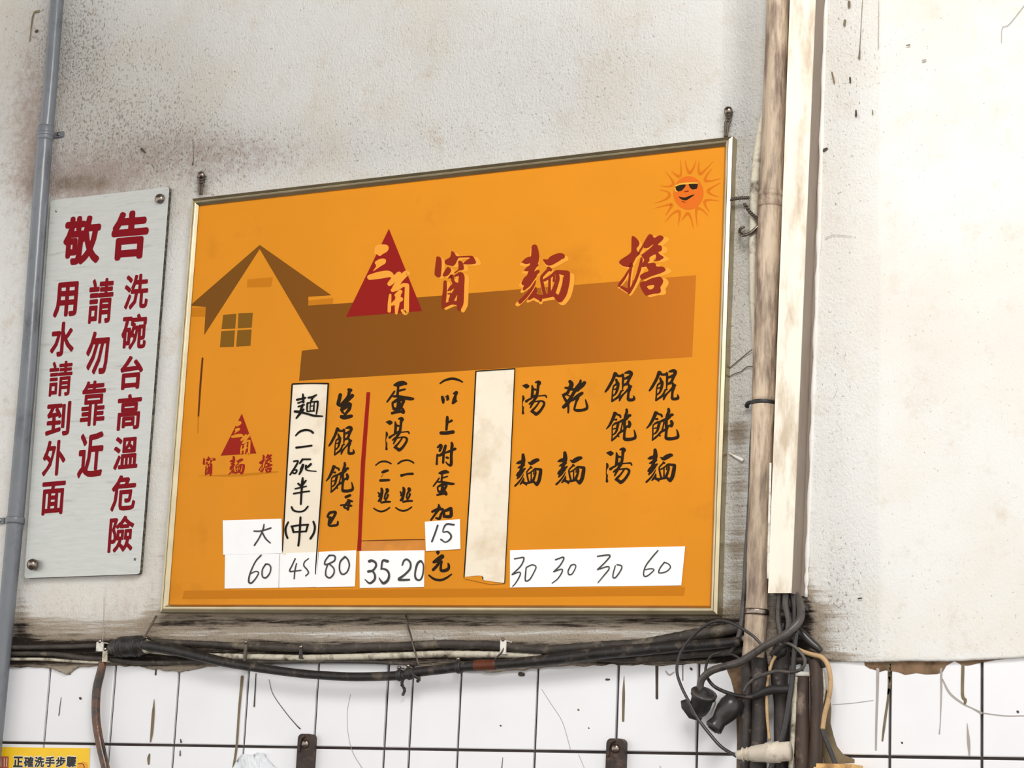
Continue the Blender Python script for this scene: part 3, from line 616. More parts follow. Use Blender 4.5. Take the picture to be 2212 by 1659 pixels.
# smiling sun with dark glasses
sx = frame_xf(1380, 290, 6.9125)
out('sun_print', [[(740+226*math.cos(a), 877+250*math.sin(a)) for a in [k*math.pi/20 for k in range(40)]]], D2, 'sun_face', sx)
RAYS = ['490,550,6;545,600,26;595,628,44;630,580,26;622,390,5', '690,390,6;715,500,24;758,575,44;815,500,24;852,395,5', '900,395,5;890,500,24;915,592,44;1000,520,22;1112,405,5', '1095,510,5;1020,600,24;990,690,44;1080,695,22;1215,660,5',
        '1220,722,5;1100,790,24;1030,845,44;1090,900,24;1195,935,5', '1195,995,5;1070,980,22;985,1000,44;1000,1080,24;1062,1165,5', '1040,1225,5;950,1130,24;868,1110,44;855,1200,24;872,1380,5', '815,1405,5;780,1260,24;732,1180,44;680,1230,24;640,1285,5',
        '585,1370,5;605,1250,24;600,1150,44;510,1180,24;390,1310,5', '395,1215,5;450,1130,24;492,1050,44;400,1060,22;240,1105,5', '240,1030,5;380,980,22;455,920,44;430,860,22;310,828,5', '320,768,5;430,780,20;512,745,44;480,660,22;398,560,5']
for s in RAYS: ink(s, sx, 'sun_ray', D2, 1.0, 0, None, 'sun_print')
out('sun_print', ['545,765;690,738;700,770;680,800;640,842;580,858;552,840'], D3, 'black', sx); out('sun_print', ['742,738;870,715;882,760;866,812;800,828;765,800;750,770'], D3, 'black', sx)
ink('550,770,22;620,742,24;700,735,26;780,730,22;875,728,20', sx, 'gold', D4, 1, 0, None, 'sun_print'); ink('540,800,16;545,835,22;575,858,14', sx, 'gold', D4, 1, 0, None, 'sun_print')
ink('600,935,12;645,958,34;700,965,44;760,935,34;822,905,14', sx, 'black', D3, 1, 0, None, 'sun_print'); ink('640,1000,8;690,1018,12', sx, 'line_brown', D3, 1, 0, None, 'sun_print'); ink('685,858,16;735,848,22', sx, 'redprint', D3, 1, 0, None, 'sun_print')

# ---- papers stuck on the board
def paper(q, label, m='paper', d=DP+.0012, cat='price label', group=None, th=.0003, curl=.0006):
    n = 6; v = []; f = []
    a, b, c, e = [np.array(p, float) for p in q]                        # TL TR BR BL
    for j in range(2):
        for i in range(n+1):
            s = i/n; p = (a+(b-a)*s) if j == 0 else (e+(c-e)*s)
            v.append(at(p[0], p[1], d + curl*abs(2*s-1)**3))
    k = len(v); v += [(p.x, p.y+th+.0003, p.z) for p in v]
    for i in range(n): f += [(i, i+1, n+2+i, n+1+i), (k+i, k+n+1+i, k+n+2+i, k+i+1)]
    rim = list(range(n+1)) + list(range(2*n+1, n, -1))
    for i in range(len(rim)): x, y = rim[i], rim[(i+1) % len(rim)]; f.append((y, x, k+x, k+y))
    o = new('paper_label', v, f, M[m]); facing_front(o)
    return tag(o, label, cat, group)
def facing_front(o):
    bm = bmesh.new(); bm.from_mesh(o.data); bmesh.ops.recalc_face_normals(bm, faces=bm.faces); bm.to_mesh(o.data); bm.free()
PAP = 'paper labels stuck on the menu board'
def on(p, s, xf, m='maker', d=None): return ink(s, xf, m, d or (DP+.0022), 1.0, 0, p)
h1, h2, h3, h4 = frame_xf(470, 1110, 7.135), frame_xf(760, 1110, 8.848), frame_xf(1090, 1170, 5.395), frame_xf(610, 820, 8.727)
h5 = frame_xf(600, 990, 7.545)
# long strips
p = paper(((632, 830), (709, 829), (686, 1197), (610, 1199)), 'aged paper strip with a brush-written noodle line ending in a bracketed character', 'paper_old', DP+.0008, 'paper strip', PAP)
for s in ('385,275,32;390,340,46;395,425,46/275,380,42;430,342,36/295,440,32;400,402,28/300,508,32;410,472,28/235,600,46;330,610,50;450,640,38;600,680,42;755,690,26/400,560,36;330,640,46;262,725,32/380,480,46;340,590,46/490,340,36;560,330,46;640,288,28/580,330,28;540,400,36/470,445,36;465,520,36;465,600,28/470,445,28;560,420,28;668,412,36/668,412,36;660,520,36;640,648,26/530,450,22;522,520,22;525,588,22/600,430,22;590,560,36/530,500,18;590,490,18/465,600,28;600,587,28',
          '250,1055,28;320,985,38;420,950,42;520,960,38;575,1000,42', '262,1280,42;400,1265,36;550,1242,36'): on(p, s, h4, 'brush')
for s in ('262,48,28;330,45,28;290,130,32;200,268,26/240,200,28;250,240,28;290,240,28;310,192,28;250,190,22/400,22,36;360,80,28/400,15,28;530,15,28/410,110,46;380,200,40;350,258,28/400,130,36;370,180,26/540,92,36;500,130,36;460,150,36/460,120,36;460,180,28;520,202,18;625,210,18',
          '405,322,32;400,400,46;390,500,36;375,745,32/332,412,32;390,460,36/458,362,28;410,420,36/285,495,26;465,455,22/260,575,28;400,550,26;515,535,24', '225,795,32;260,850,32;350,870,28;430,850,28;490,785,28',
          '170,1040,28;130,1130,36;130,1220,36;158,1298,32', '580,1032,32;605,1120,36;585,1220,36;532,1308,36', '370,962,34;360,1150,36;350,1300,34;335,1420,34/222,1110,32;350,1090,28;495,1080,32/232,1110,32;255,1200,36/488,1090,32;460,1190,32/260,1200,28;460,1190,28'): on(p, s, h5, 'brush')
strokes('edge_line', '709,829,3;697,1020,3.2;684,1197,2.6;681,1240,2/632,829.5,3;670,828,2.6;709,828.5,3.4/631,831,3;620,1010,3;610,1190,2.4', I, DP+.0021, M['brush'], p)
p = paper(((1029, 802), (1112, 797), (1090, 1260), (1003, 1247)), 'blank aged paper strip covering a menu line, torn at its foot', 'paper_old', DP+.0008, 'paper strip', PAP)
strokes('edge_line', '1028,803,2.6;1017,1020,2.6;1002.5,1246,2.4/1028,802,2;1070,799,2.2;1112,796.5,2.2/1112,797,2;1103,1000,2;1090,1259,1.6/1003,1247,2;1040,1245,2;1046,1258,2;1089,1260,1.6', I, DP+.0021, M['brush'], p)
outline('torn_notch', ['1003,1246;1040,1243.5;1043,1254;1052,1258;1089,1260.5;1060,1262;1004,1250'], I, DP+.0022, M['poster'], p)
# price papers
p = paper(((486, 1198), (687, 1193), (684, 1268), (485, 1271.5)), 'white paper label with the handwritten prices 60 and 45', 'paper', DP+.0011, 'price label', PAP)
on(p, '668,638,24;580,740,22;500,920,24;480,1040,28;520,1065,26;590,990,22;630,910,20;590,885,18;510,920,18', h1); on(p, '740,775,25;690,860,22;690,960,22;740,985,25;800,920,22;820,830,22;790,780,22;745,773,25', h1)
on(p, '1195,692,22;1150,790,22;1110,880,24;1180,882,22;1285,870,18/1215,765,20;1190,880,22;1180,1000,20', h1); on(p, '1400,690,18;1340,740,20;1330,800,22;1380,860,22;1400,910,22;1358,955,20', h1)
strokes('edge_line', '604,1197,1;602,1269,1', I, DP+.0021, M['stain_grey'], p)
p = paper(((481, 1124), (608, 1120.5), (609, 1195), (482, 1198.5)), 'white paper label with a single handwritten character for large', 'paper', DP+.0018, 'price label', PAP)
on(p, '715,160,18;700,240,28;640,370,22;567,483,25/562,265,22;640,267,22;720,250,22;820,217,25/690,290,24;740,380,24;812,448,20', h1, d=DP+.0029)
p = paper(((688.5, 1192), (769.5, 1188.5), (766.5, 1267), (683.5, 1268.5)), 'brighter white paper label with the handwritten price 80', 'paper', DP+.0015, 'price label', PAP)
on(p, '1720,640,25;1660,720,24;1655,780,26;1720,765,24;1800,720,26;1810,660,24;1780,640,24;1725,640,25/1700,780,22;1670,860,22;1670,950,25;1730,985,25;1790,920,24;1790,840,22;1730,778,22', h1, d=DP+.0026); on(p, '1960,662,30;1890,740,26;1880,860,24;1920,930,24;1990,900,24;2030,800,24;2010,710,24;1970,664,26', h1, d=DP+.0026)
p = paper(((776.5, 1190.5), (917, 1188.5), (916, 1268), (777, 1270)), 'white paper label with the bold handwritten prices 35 and 20', 'paper', DP+.0014, 'price label', PAP)
on(p, '335,905,58;380,892,50;450,930,40;460,1000,40;400,1080,40;315,1100,50/400,1095,35;440,1170,40;430,1260,45;340,1325,40;252,1255,18', h2, d=DP+.0025); on(p, '680,905,58;590,895,40;562,1055,34/570,1045,30;660,1070,40;710,1150,40;690,1260,50;610,1325,52;560,1285,35;520,1222,18', h2, d=DP+.0025)
on(p, '962,980,28;1000,890,35;1060,872,35;1120,940,35;1110,1050,40;1010,1160,40;895,1248,48;970,1262,45;1095,1258,40', h2, d=DP+.0025); on(p, '1300,905,45;1250,960,45;1210,1120,35;1220,1230,40;1290,1268,35;1345,1200,35;1368,1060,30;1362,960,30;1325,902,38', h2, d=DP+.0025)
p = paper(((917.5, 1127), (993.5, 1121.5), (994.5, 1186), (920, 1190.5)), 'small white paper label with the handwritten surcharge 15', 'paper', DP+.0018, 'price label', PAP)
on(p, '1640,222,34;1590,370,34;1530,528,34', h2, d=DP+.0029); on(p, '1950,207,36;1800,202,34;1740,340,24;1830,340,30;1895,410,34;1880,480,34;1790,540,24;1702,487,32', h2, d=DP+.0029)
p = paper(((1101.5, 1188.5), (1480, 1180), (1471.5, 1264.5), (1101.5, 1269)), 'long white paper label with four handwritten prices, 30 three times then 60', 'paper', DP+.0012, 'price label', PAP)
for s in ('115,200,15;170,190,15;225,190,17;190,280,16;88,383,16/90,383,15;170,355,14;180,390,16;130,480,14;92,522,10', '250,310,16;240,440,16;260,458,16;300,430,15;350,340,14;365,290,14;320,270,14;252,300,14', '592,210,15;690,182,16;650,270,15;572,350,15/572,350,14;660,320,14;670,350,15;620,430,13;552,484,10', '770,280,15;740,340,15;750,383,15;790,370,13;830,290,13;810,265,13;772,275,14',
          '1082,170,16;1225,157,17;1180,230,15;1082,325,15/1082,325,14;1200,290,14;1215,320,15;1160,390,14;1087,478,10', '1290,282,14;1265,370,15;1265,418,15;1300,410,15;1360,320,15;1360,280,15;1310,268,14', '1788,102,14;1720,180,16;1640,290,15;1620,388,15;1660,400,14;1740,330,13;1700,315,13;1642,325,12', '1860,242,16;1810,310,15;1800,363,15;1880,350,14;1932,300,14;1910,260,14;1862,240,14'): on(p, s, h3, d=DP+.0026)
# ------------------------------------------------------------------ notice plate on the left
DN = .013
notice = empty('notice_sign', at(205, 830, DN))
tag(notice, 'narrow silver warning plate with red painted characters, hung beside the orange menu board', 'sign')
q = [(110, 433), (366, 403.5), (302, 1240), (52, 1249)]
def rounded(q, r, n=4):
    P = []
    for i in range(4):
        a, b, c = (np.array(q[k], float) for k in (i-1, i, (i+1) % 4))
        u, v = (a-b)/np.linalg.norm(a-b), (c-b)/np.linalg.norm(c-b); p0, p1 = b+u*r, b+v*r
        for k in range(n+1):
            t = k/n; P.append((1-t)**2*p0 + 2*t*(1-t)*b + t*t*p1)
    return P
P = rounded(q, 7); n = len(P)
fr = [at(*p, DN) for p in P]; bk = [Vector((p.x, p.y+.0085, p.z)) for p in fr]
new('plate', fr+bk, [tuple(range(n))[::-1], tuple(range(n, 2*n))], M['steel'], notice)
new('plate_edge', fr+bk, [(i, (i+1) % n, n+(i+1) % n, n+i) for i in range(n)], M['steel_edge'], notice)
facing_front(notice.children[0])
CH = [('敬',133,221,463,575,.04),('告',237,324,452,564,.045),('洗',266,323,590,670,.03),('碗',260,319,676,757,.03),('台',257,311,766,843,.035),('高',250,307,849,931,.03),('溫',243,301,940,1016,.03),('危',238,296,1024,1106,.03),('險',232,291,1112,1195,.025),
      ('請',188,247,599,701,.025),('勿',183,238,713,811,.035),('靠',172,231,820,922,.022),('近',166,226,931,1034,.032),('用',114,170,607,687,.04),('水',107,163,693,772,.035),('請',103,158,778,858,.022),('到',97,154,866,944,.03),('外',90,144,949,1030,.032),('面',87,142,1038,1114,.03)]
for ch, x0, x1, y0, y1, bo in CH: glyph('lettering', ch, (x0, x1, y0, y1), DN+.0004, M['red'], notice, bo)
def screw(px, py, r, d0, d1, parent, shank=.4):
    c = at(px, py, d1); a = Vector((c.x, -d0, c.z)); b = Vector((c.x, -d1, c.z)); R = r*MPP
    v, f = lathe_between(a, b, [(0, R*shank), (.55, R*shank), (.55, R), (.72, R*1.02), (.86, R*.84), (.96, R*.5), (1, R*.12)], 18)
    return new('screw', v, f, M['screw'], parent, True)
screw(340, 427, 11.5, .001, .024, notice); screw(63, 1218, 13, .001, .034, notice)
for px, py in ((122, 456), (292, 1208)):
    v, f = lathe_between(at(px, py, DN), at(px, py, DN+.0012), [(0, .0030), (.6, .003), (1, .0016)], 12); new('screw', v, f, M['screw'], notice, True)

# ------------------------------------------------------------------ grey conduit at the far left
gp = empty('grey_conduit', at(60, 800, .02)); tag(gp, 'grey plastic conduit pipe running down the wall beside the silver plate', 'pipe')
cable('pipe_length', [(135,-130,16.5,22),(123.5,0,16,22),(112,150,16,22),(102,262,16.5,22),(99,288,16.5,22)], M['pipe_grey'], parent=gp, n=20)
cable('pipe_length', [(98,278,18,22),(95,330,18.5,22),(91,380,18.5,22),(72,645,18.5,22),(61,800,18.7,22),(36,1093,19,22),(16.5,1300,18.5,22),(2,1450,18.5,22),(-18,1659,18.5,22),(-30,1790,18.5,22)], M['pipe_grey'], parent=gp, n=20)
cable('pipe_collar', [(100,272,18,22),(98.6,284,20,22),(97.4,296,20,22),(96.6,304,18.6,22)], M['pipe_grey'], parent=gp, n=20, seg=2)
def clamp_at(px, py, dx, dy, r, parent, w=11, tabs=(-1,), m='pipe_grey', d=22):
    c = empty('pipe_clamp', at(px, py, d/1000)); c.parent = parent; c.matrix_parent_inverse = parent.matrix_world.inverted()
    h = math.hypot(dx, dy); ux, uy = dx/h*w/2, dy/h*w/2
    cable('strap', [(px-ux, py-uy, r, d), (px, py, r*1.04, d), (px+ux, py+uy, r, d)], M[m], parent=c, n=20, seg=2)
    for t in tabs:
        o = at(px + t*(r+10), py, .004); s = .011
        MB().box((o.x-s, -.007, o.z-.006), (o.x+s, .000, o.z+.006)).build('tab', M[m], c)
        v, f = lathe_between((o.x, -.006, o.z), (o.x, -.0105, o.z), [(0, .0042), (.6, .0042), (1, .002)], 10); new('screw', v, f, M['screw'], c)
clamp_at(32.5, 1125, -.08, 1, 21.5, gp, 15, (-1,)); clamp_at(98, 291, -.07, 1, 20.5, gp, 8, (1,))

# ------------------------------------------------------------------ painted downpipe, trunking
pv = empty('painted_pipe', at(1650, 600, .03)); tag(pv, 'thick beige painted pipe with ring joints running down right of the menu board', 'pipe')
DPV = 30
cable('pipe_length', [(1686,-150,23.6,DPV),(1681,0,23.4,DPV),(1673.5,220,23.6,DPV),(1666,425,23.8,DPV)], M['pvc'], parent=pv, n=28, seg=16, wob=.012)
cable('pipe_length', [(1665.5,440,23.8,DPV),(1660.5,540,24,DPV),(1655,700,23.6,DPV),(1649.5,868,23,DPV)], M['pvc'], parent=pv, n=28, seg=16, wob=.012)
cable('pipe_length', [(1649.3,873,22.6,DPV),(1646,960,21.8,DPV),(1640,1130,21.6,DPV),(1635,1300,21.4,DPV),(1631,1380,21.5,DPV),(1627,1420,21.5,DPV)], M['pvc'], parent=pv, n=28, seg=16, wob=.012)
cable('pipe_collar', [(1666.4,414,24,DPV),(1666.2,418,26,DPV),(1666,424,26,DPV),(1665.8,427,24.3,DPV),(1665.6,434,24.3,DPV),(1665.4,438,26.2,DPV),(1665.2,444,26.2,DPV),(1665,449,24,DPV)], M['pvc'], parent=pv, n=28, seg=2)
cable('pipe_collar', [(1649.5,866,23,DPV),(1649.4,869,23.6,DPV),(1649.2,872,23.6,DPV),(1649.1,876,22.6,DPV)], M['rubber'], parent=pv, n=28, seg=2)
cable('pipe_collar', [(1636,1316,22.6,DPV),(1635.6,1322,23.6,DPV),(1635.2,1329,23.6,DPV)], M['screw'], parent=pv, n=28, seg=2)
# black tie end beside the joint
cable('cable_tie', [(1628,868,3,26),(1618,870,4,18),(1613,876,4.5,12),(1616,880,3,8)], M['rubber'], 'black tie knot at the thin joint of the painted pipe', cat='cable tie')

tr = empty('cable_trunking', at(1710, 700, .03)); tag(tr, 'cream painted square cable trunking with an open lower end, right of the painted pipe', 'trunking')
def prism(name, tq, bq, d0, d1, m, parent, cut=None):
    """A straight length between two level edges: tq/bq = (left px, right px, y) of the front face at top and foot."""
    a, b = at(tq[0], tq[2], d1), at(tq[1], tq[2], d1); c, e = at(bq[1], bq[2], d1), at(bq[0], bq[2], d1)
    v = [a, b, c, e] + [Vector((p.x, -d0, p.z)) for p in (a, b, c, e)]
    return new(name, v, [(0, 3, 2, 1), (4, 5, 6, 7), (0, 4, 7, 3), (1, 2, 6, 5), (0, 1, 5, 4)], m, parent), v
# a hollow channel: lid, right side, left side, back
T, B = (1712, 1762, -140), (1659, 1709, 1281)
T = (1711.5, 1767, -140)
dT = .052
prism('trunking_lid', T, B, dT-.003, dT, M['trunk'], tr)
def wall_strip(name, px_t, px_b, wpx, d0, d1, m):
    return prism(name, (px_t-wpx/2, px_t+wpx/2, -140), (px_b-wpx/2, px_b+wpx/2, 1281), d0, d1, m, tr)
lt, rt, lb, rb = at(T[0], T[2], dT), at(T[1], T[2], dT), at(B[0], B[2], dT), at(B[1], B[2], dT)
def side(name, pt, pb, th, m, d0=.001, d1=dT-.0032):
    v = []
    for p in (pt, pb):
        v += [(p.x, -d1, p.z), (p.x+th, -d1, p.z), (p.x+th, -d0, p.z), (p.x, -d0, p.z)]
    new(name, v, [(0, 4, 5, 1), (1, 5, 6, 2), (2, 6, 7, 3), (3, 7, 4, 0), (0, 1, 2, 3), (4, 7, 6, 5)], m, tr)
side('trunking_side', lt, lb, .002, M['trunk']); side('trunking_side', rt+Vector((-.002, 0, 0)), rb+Vector((-.002, 0, 0)), .002, M['trunk_shaded'])
side('trunking_back', lt, lb, (rt-lt).x, M['trunk_shaded'], .0005, .002)
# raised lid rim seen as a bright edge on the lower left, and the painted ridge where trunking meets plaster
le = cable('lid_rim', [(1664.5,1000,2.2,dT*1000-1),(1661.5,1130,2.6,dT*1000-1),(1658.5,1250,2.4,dT*1000-1)], M['white_clip'], parent=tr, n=8)
ridge = cable('plaster_ridge', [(1789,-140,5,1),(1785,0,4.6,1),(1778,200,4.6,1),(1771,440,5,1),(1766,600,4.6,1),(1759,800,4.6,1),(1752,1000,4.4,1),(1744,1200,4.6,1),(1741,1290,3,1)], M['plaster'], parent=wall, n=8, wob=.35)

# ------------------------------------------------------------------ cables left of the painted pipe
cable('cable', [(1655,236,5,12),(1648,262,7.5,12),(1640,310,9,11),(1634,360,9.5,11),(1631,400,9.5,11),(1629,470,9,11),(1627,560,8.2,11),(1628,650,7.6,10),(1631,720,7,10),(1634,800,6.5,10),(1632,870,6,10)], M['cable_paint'], 'white painted cable bulging from behind the beige pipe beside the menu frame', cat='cable')
cable('cable', [(1636,860,4.5,11),(1629,905,4.5,12),(1624,960,4.6,14),(1621,1050,4.6,16),(1617,1130,5,16),(1612,1200,5.2,16),(1609,1262,5.2,18),(1606,1310,5.4,20),(1602,1350,5.6,24),(1592,1385,5,26),(1577,1412,4.2,22)], M['cable_grey'], 'slim grey cable running down the left edge of the beige pipe', cat='cable')
def wire(name, P, label, r=1.2, d=8, m='wire', cat='wire', parent=None):
    return cable(name, [(x, y, r, dd if len(t) else d) for (x, y, *t) in P for dd in [t[0] if t else d]], M[m], label, cat=cat, n=6, parent=parent)
def twisted(pts, label, r=2.0, amp=2.2, turns=5, d=9):
    o = empty('tie_wire', at(*pts[0], d/1000)); tag(o, label, 'wire')
    sp = spline([(x, y) for x, y in pts], 10)
    for ph in (0, math.pi):
        P = []
        for i, (x, y) in enumerate(sp):
            a = ph + i/len(sp)*turns*2*math.pi; x1, y1 = sp[min(i+1, len(sp)-1)]; x0, y0 = sp[max(i-1, 0)]
            h = math.hypot(x1-x0, y1-y0) or 1; P.append((x - (y1-y0)/h*amp*math.cos(a), y + (x1-x0)/h*amp*math.cos(a), r, d + amp*math.sin(a)))
        cable('strand', P, M['wire'], parent=o, n=6, seg=2)
    return o
twisted([(1577,431),(1598,428),(1618,427)], 'twisted wire tying the right frame of the menu board to the wall', d=22)
twisted([(1608,440),(1618,456),(1628,466),(1638,474)], 'twisted wire end slanting down behind the white painted cable', d=24, turns=4)
cable('wire_hook', [(1640,486,3,22),(1630,496,3.4,24),(1618,505,3.6,24),(1605,508,3.6,22),(1598,502,3.4,18),(1600,494,3,14),(1608,490,2.6,10)], M['screw'], 'bent metal hook nailed in the wall beside the beige pipe', cat='hook', n=8)
wire('thin_wire', [(1569,801,3),(1590,783,4),(1608,768,4),(1626,754,8)], 'upper hair-thin wire between the menu frame and the beige pipe', .9)
wire('thin_wire', [(1568,819,3),(1585,808,4),(1600,803,4),(1613,793,4),(1629,792,8)], 'lower hair-thin wire between the menu frame and the beige pipe', .9)
cable('plaster_spall', [(1575,979,1.5,2),(1590,987,3,3),(1606,995,4,3)], M['white_clip'], parent=wall, n=6)
# hanging nails of the menu board
def hanger(px, py, fx, fy, label):
    o = empty('hanging_nail', at(px, py, .01)); tag(o, label, 'nail')
    c = at(px, py, .012)
    v, f = lathe_between((c.x, .004, c.z), (c.x, -.020, c.z), [(0, .003), (.7, .003), (.75, .0085), (.9, .0075), (1, .003)], 12); new('nail', v, f, M['screw'], o, True)
    for k in range(3):
        cable('wire_turn', [(px-9+k*3, py+4+k*5, 2, 8), (px, py+9+k*6, 2.3, 15), (px+9-k*2, py+2+k*6, 2, 8)], M['wire'], parent=o, n=6)
    cable('wire_turn', [(px-3, py+6, 2.4, 10), (px-4, py+20, 2.6, 12), ((px+fx)/2-3, (py+fy)/2, 2.6, 13), (fx, fy+4, 2.6, 14)], M['wire'], parent=o, n=6)
    cable('wire_turn', [(px+4, py+6, 2.4, 10), (px+3, py+22, 2.6, 12), ((px+fx)/2+3, (py+fy)/2+4, 2.6, 13), (fx+4, fy+4, 2.6, 14)], M['wire'], parent=o, n=6)
hanger(436, 379, 432, 416, 'nail with wound wire holding the upper left corner of the menu board')
hanger(1574, 240, 1566, 292, 'nail with wound wire holding the upper right corner of the menu board')

# ------------------------------------------------------------------ cables along the foot of the plaster
def c4(L, d): return [(x, y, r, d) for x, y, r in L]
HB = 'cables strung along the foot of the plaster'
cable('cable', c4([(24,1399,5),(80,1398,5.4),(150,1397,5.4),(208,1395,5.4),(222,1396,4)], 9), M['cable_dirty'], 'grimy cable from the grey conduit to the white clip, upper one', HB)
cable('cable', c4([(18,1412,5),(80,1412,5),(130,1414,5.4),(180,1421,5.6),(230,1424,5.6),(300,1431,5),(380,1431,4.6),(430,1429,4.4),(520,1430,4.4),(600,1430,4.2),(700,1429,4),(800,1430,4),(900,1435,3.6)], 8), M['cable_dirty'], 'grimy cable lowest along the plaster edge, running from the grey conduit', HB)
cable('cable', c4([(22,1424,3.4),(90,1424,3.4),(150,1428,3.2),(230,1432,3)], 6), M['cable_paint'], 'thin painted cable just above the tiles beside the grey conduit', HB)
cable('cable', c4([(336,1385,6),(380,1388,6.4),(450,1391,6.4),(510,1395,7),(560,1397,7.6),(640,1400,8.4),(720,1401,8.4),(800,1397,8.4),(860,1396,8.6),(950,1391,8.6),(1010,1392,8.6),(1060,1393,8.6),(1120,1400,8.6),(1180,1403,8.4),(1240,1399,8.4),(1300,1394,8.6),(1380,1391,10),(1430,1384,11),(1500,1371,11.5),(1560,1362,11),(1610,1352,10)], 13), M['cable_dirty'], 'thick grimy cable uppermost along the dirty ledge below the menu board', HB, wob=.06)
cable('cable', c4([(325,1408,4),(400,1414,5),(480,1418,6.4),(560,1419,6.6),(640,1421,6.6),(720,1420,7),(800,1418,7),(860,1416,6.8),(940,1413,7),(1000,1413,7),(1080,1414,6.4),(1140,1416,5),(1170,1417,4)], 9), M['cable_paint'], 'cream painted cable between the two black cables below the menu board', HB, wob=.06)
cable('cable', c4([(312,1394,11),(345,1398,12),(390,1407,12),(430,1417,11),(470,1427,10.5),(505,1434,10),(560,1443,9.4),(640,1454,9),(700,1459,9),(760,1462,9.2),(830,1461,9.4),(872,1458,9.6),(900,1452,10),(960,1445,10),(1000,1440,10.4),(1080,1435,10),(1160,1428,11),(1240,1419,11.5),(1300,1411,12),(1380,1404,12),(1450,1398,11),(1530,1392,10),(1600,1386,9)], 31), M['cable_black'], 'thick black cable sagging over the tile edge below the menu board', HB, n=14)
cable('cable', c4([(1290,1424,4),(1350,1424,6),(1420,1420,7),(1490,1414,7.4),(1560,1409,7.4),(1612,1404,7)], 10), M['cable_dirty'], 'dark cable lowest of the bundle left of the hanging plugs', HB)
cable('cable', c4([(1400,1405,5),(1470,1400,6),(1540,1392,6),(1612,1378,6)], 12), M['cable_paint'], 'dusty cable in the middle of the bundle left of the hanging plugs', HB)
cable('cable', c4([(215,1436,5),(222,1431,8),(217,1455,9.6),(209,1490,9.8),(207,1540,9.6),(211,1580,9.6),(219,1620,9.6),(228,1659,9.4),(240,1720,9),(250,1780,9)], 14), M['cable_brown'], 'glossy brown cable hanging over the tiles at the left', n=14)
# taped splice
sp = []
o = empty('cable_splice', at(276, 1400, .02)); tag(o, 'black taped lump of spliced cables above the brown cable', 'splice')
cable('tape_wrap', [(236,1403,10,20),(246,1400,17,20),(258,1398,21,20),(272,1397,22.5,21),(288,1396,22.5,21),(304,1396,21.5,21),(316,1396,17,21)], M['cable_black'], parent=o, n=18, seg=3, wob=.10)
cable('tape_edge', [(262,1397,22.4,20.5),(266,1397,23,20.5),(269,1397,22.6,21)], M['rubber'], parent=o, n=18, seg=2); cable('tape_edge', [(290,1396,23,21),(295,1396,23.6,21),(299,1396,22.6,21)], M['rubber'], parent=o, n=18, seg=2)
sl = cable('tape_sleeve', c4([(1026,1438,10.8),(1045,1437,11),(1072,1436,10.6)], 31), M['orange_tape'], 'strip of orange tape round the sagging black cable', None, 'tape')
def clip(px, py, wpx, hpx, d, label, m='white_clip', lobe=True):
    o = empty('cable_clip', at(px, py, d)); tag(o, label, 'cable clip', 'cable clips below the menu board')
    a, b = at(px-wpx/2, py-hpx/2, d), at(px+wpx/2, py+hpx/2, d); b.z, a.z = min(a.z, b.z), max(a.z, b.z)
    mb = MB().box((a.x, -d-.003, b.z), (b.x, -d, a.z)); mb.box((a.x, -d, a.z-.0025), (b.x, -.001, a.z)); mb.box((a.x, -d, b.z), (b.x, -.001, b.z+.0025)); mb.build('clip_body', M[m], o)
    c = (a+b)/2; v, f = lathe_between((c.x, -d-.002, a.z+.001), (c.x, -d-.0065, a.z+.001), [(0, .0035), (.6, .0035), (1, .0015)], 8); new('nail', v, f, M['screw'], o)
clip(217, 1397, 13, 20, .016, 'white clip pinning the upper grimy cable above the brown cable')
clip(228, 1417, 8, 26, .018, 'dusty clip between the white clip and the taped splice', 'cable_paint')
def ring_clip(px, py, r, d, label, m, dy=0, w=4.5):
    o = empty('cable_clip', at(px, py, d/1000)); tag(o, label, 'cable clip', 'cable clips below the menu board')
    cable('clip_body', [(px-w, py-dy, r, d), (px-w*.5, py-dy*.5, r+1.2, d), (px+w*.5, py+dy*.5, r+1.2, d), (px+w, py+dy, r, d)], M[m], parent=o, n=16, seg=2)
    c = at(px, py-r-5, .012); v, f = lathe_between((c.x, .004, c.z), (c.x, -.020, c.z), [(0, .0016), (.75, .0016), (.76, .0040), (.92, .0036), (1, .001)], 10); new('nail', v, f, M['screw'], o)
    cable('clip_lug', [(px-2, py-r-5, 2.6, 16), (px-1, py-r, 3, 20), (px, py-r+4, 2.6, d+r*.7)], M[m], parent=o, n=8)
ring_clip(318, 1397, 13.5, 24, 'pale clip strapping the thick black cable beside the taped splice', 'cable_paint', .6)
clip(651, 1411, 5, 24, .0185, 'small dusty clip under the left third of the menu board', 'cable_dirty')
ring_clip(864, 1459, 11, 31, 'dark clip on the sagging black cable at its lowest point', 'rubber', -.8, 5); ring_clip(884, 1455.5, 11.4, 31, 'second dark clip beside the lowest point of the black cable', 'rubber', -1.2)
ring_clip(992, 1441, 12, 31, 'dark clip where the black cable starts to rise', 'rubber', -.6, 5.5); clip(1088, 1398, 11, 30, .0225, 'pale hooked clip over the upper grimy cable below the menu centre')
clip(531, 1412, 3, 46, .0225, 'thin dusty clip below the left part of the menu board', 'cable_dirty')
for P, l in (([(311,1380,26),(318,1366,22),(327,1350,16),(335,1335,10),(338,1331,4)], 'wire end rising from the taped splice to the menu corner'), ([(877,1330,4),(881,1352,8),(887,1372,18),(894,1400,24),(900,1420,24),(905,1438,24)], 'thin bent wire hanging from under the menu board over the cables')):
    wire('thin_wire', P, l, 2.2)
wire('thin_wire', [(1089,1400,24),(1083,1410,26),(1075,1418,26),(1070,1424,24)], 'loose wire end of the pale hooked clip', 2)
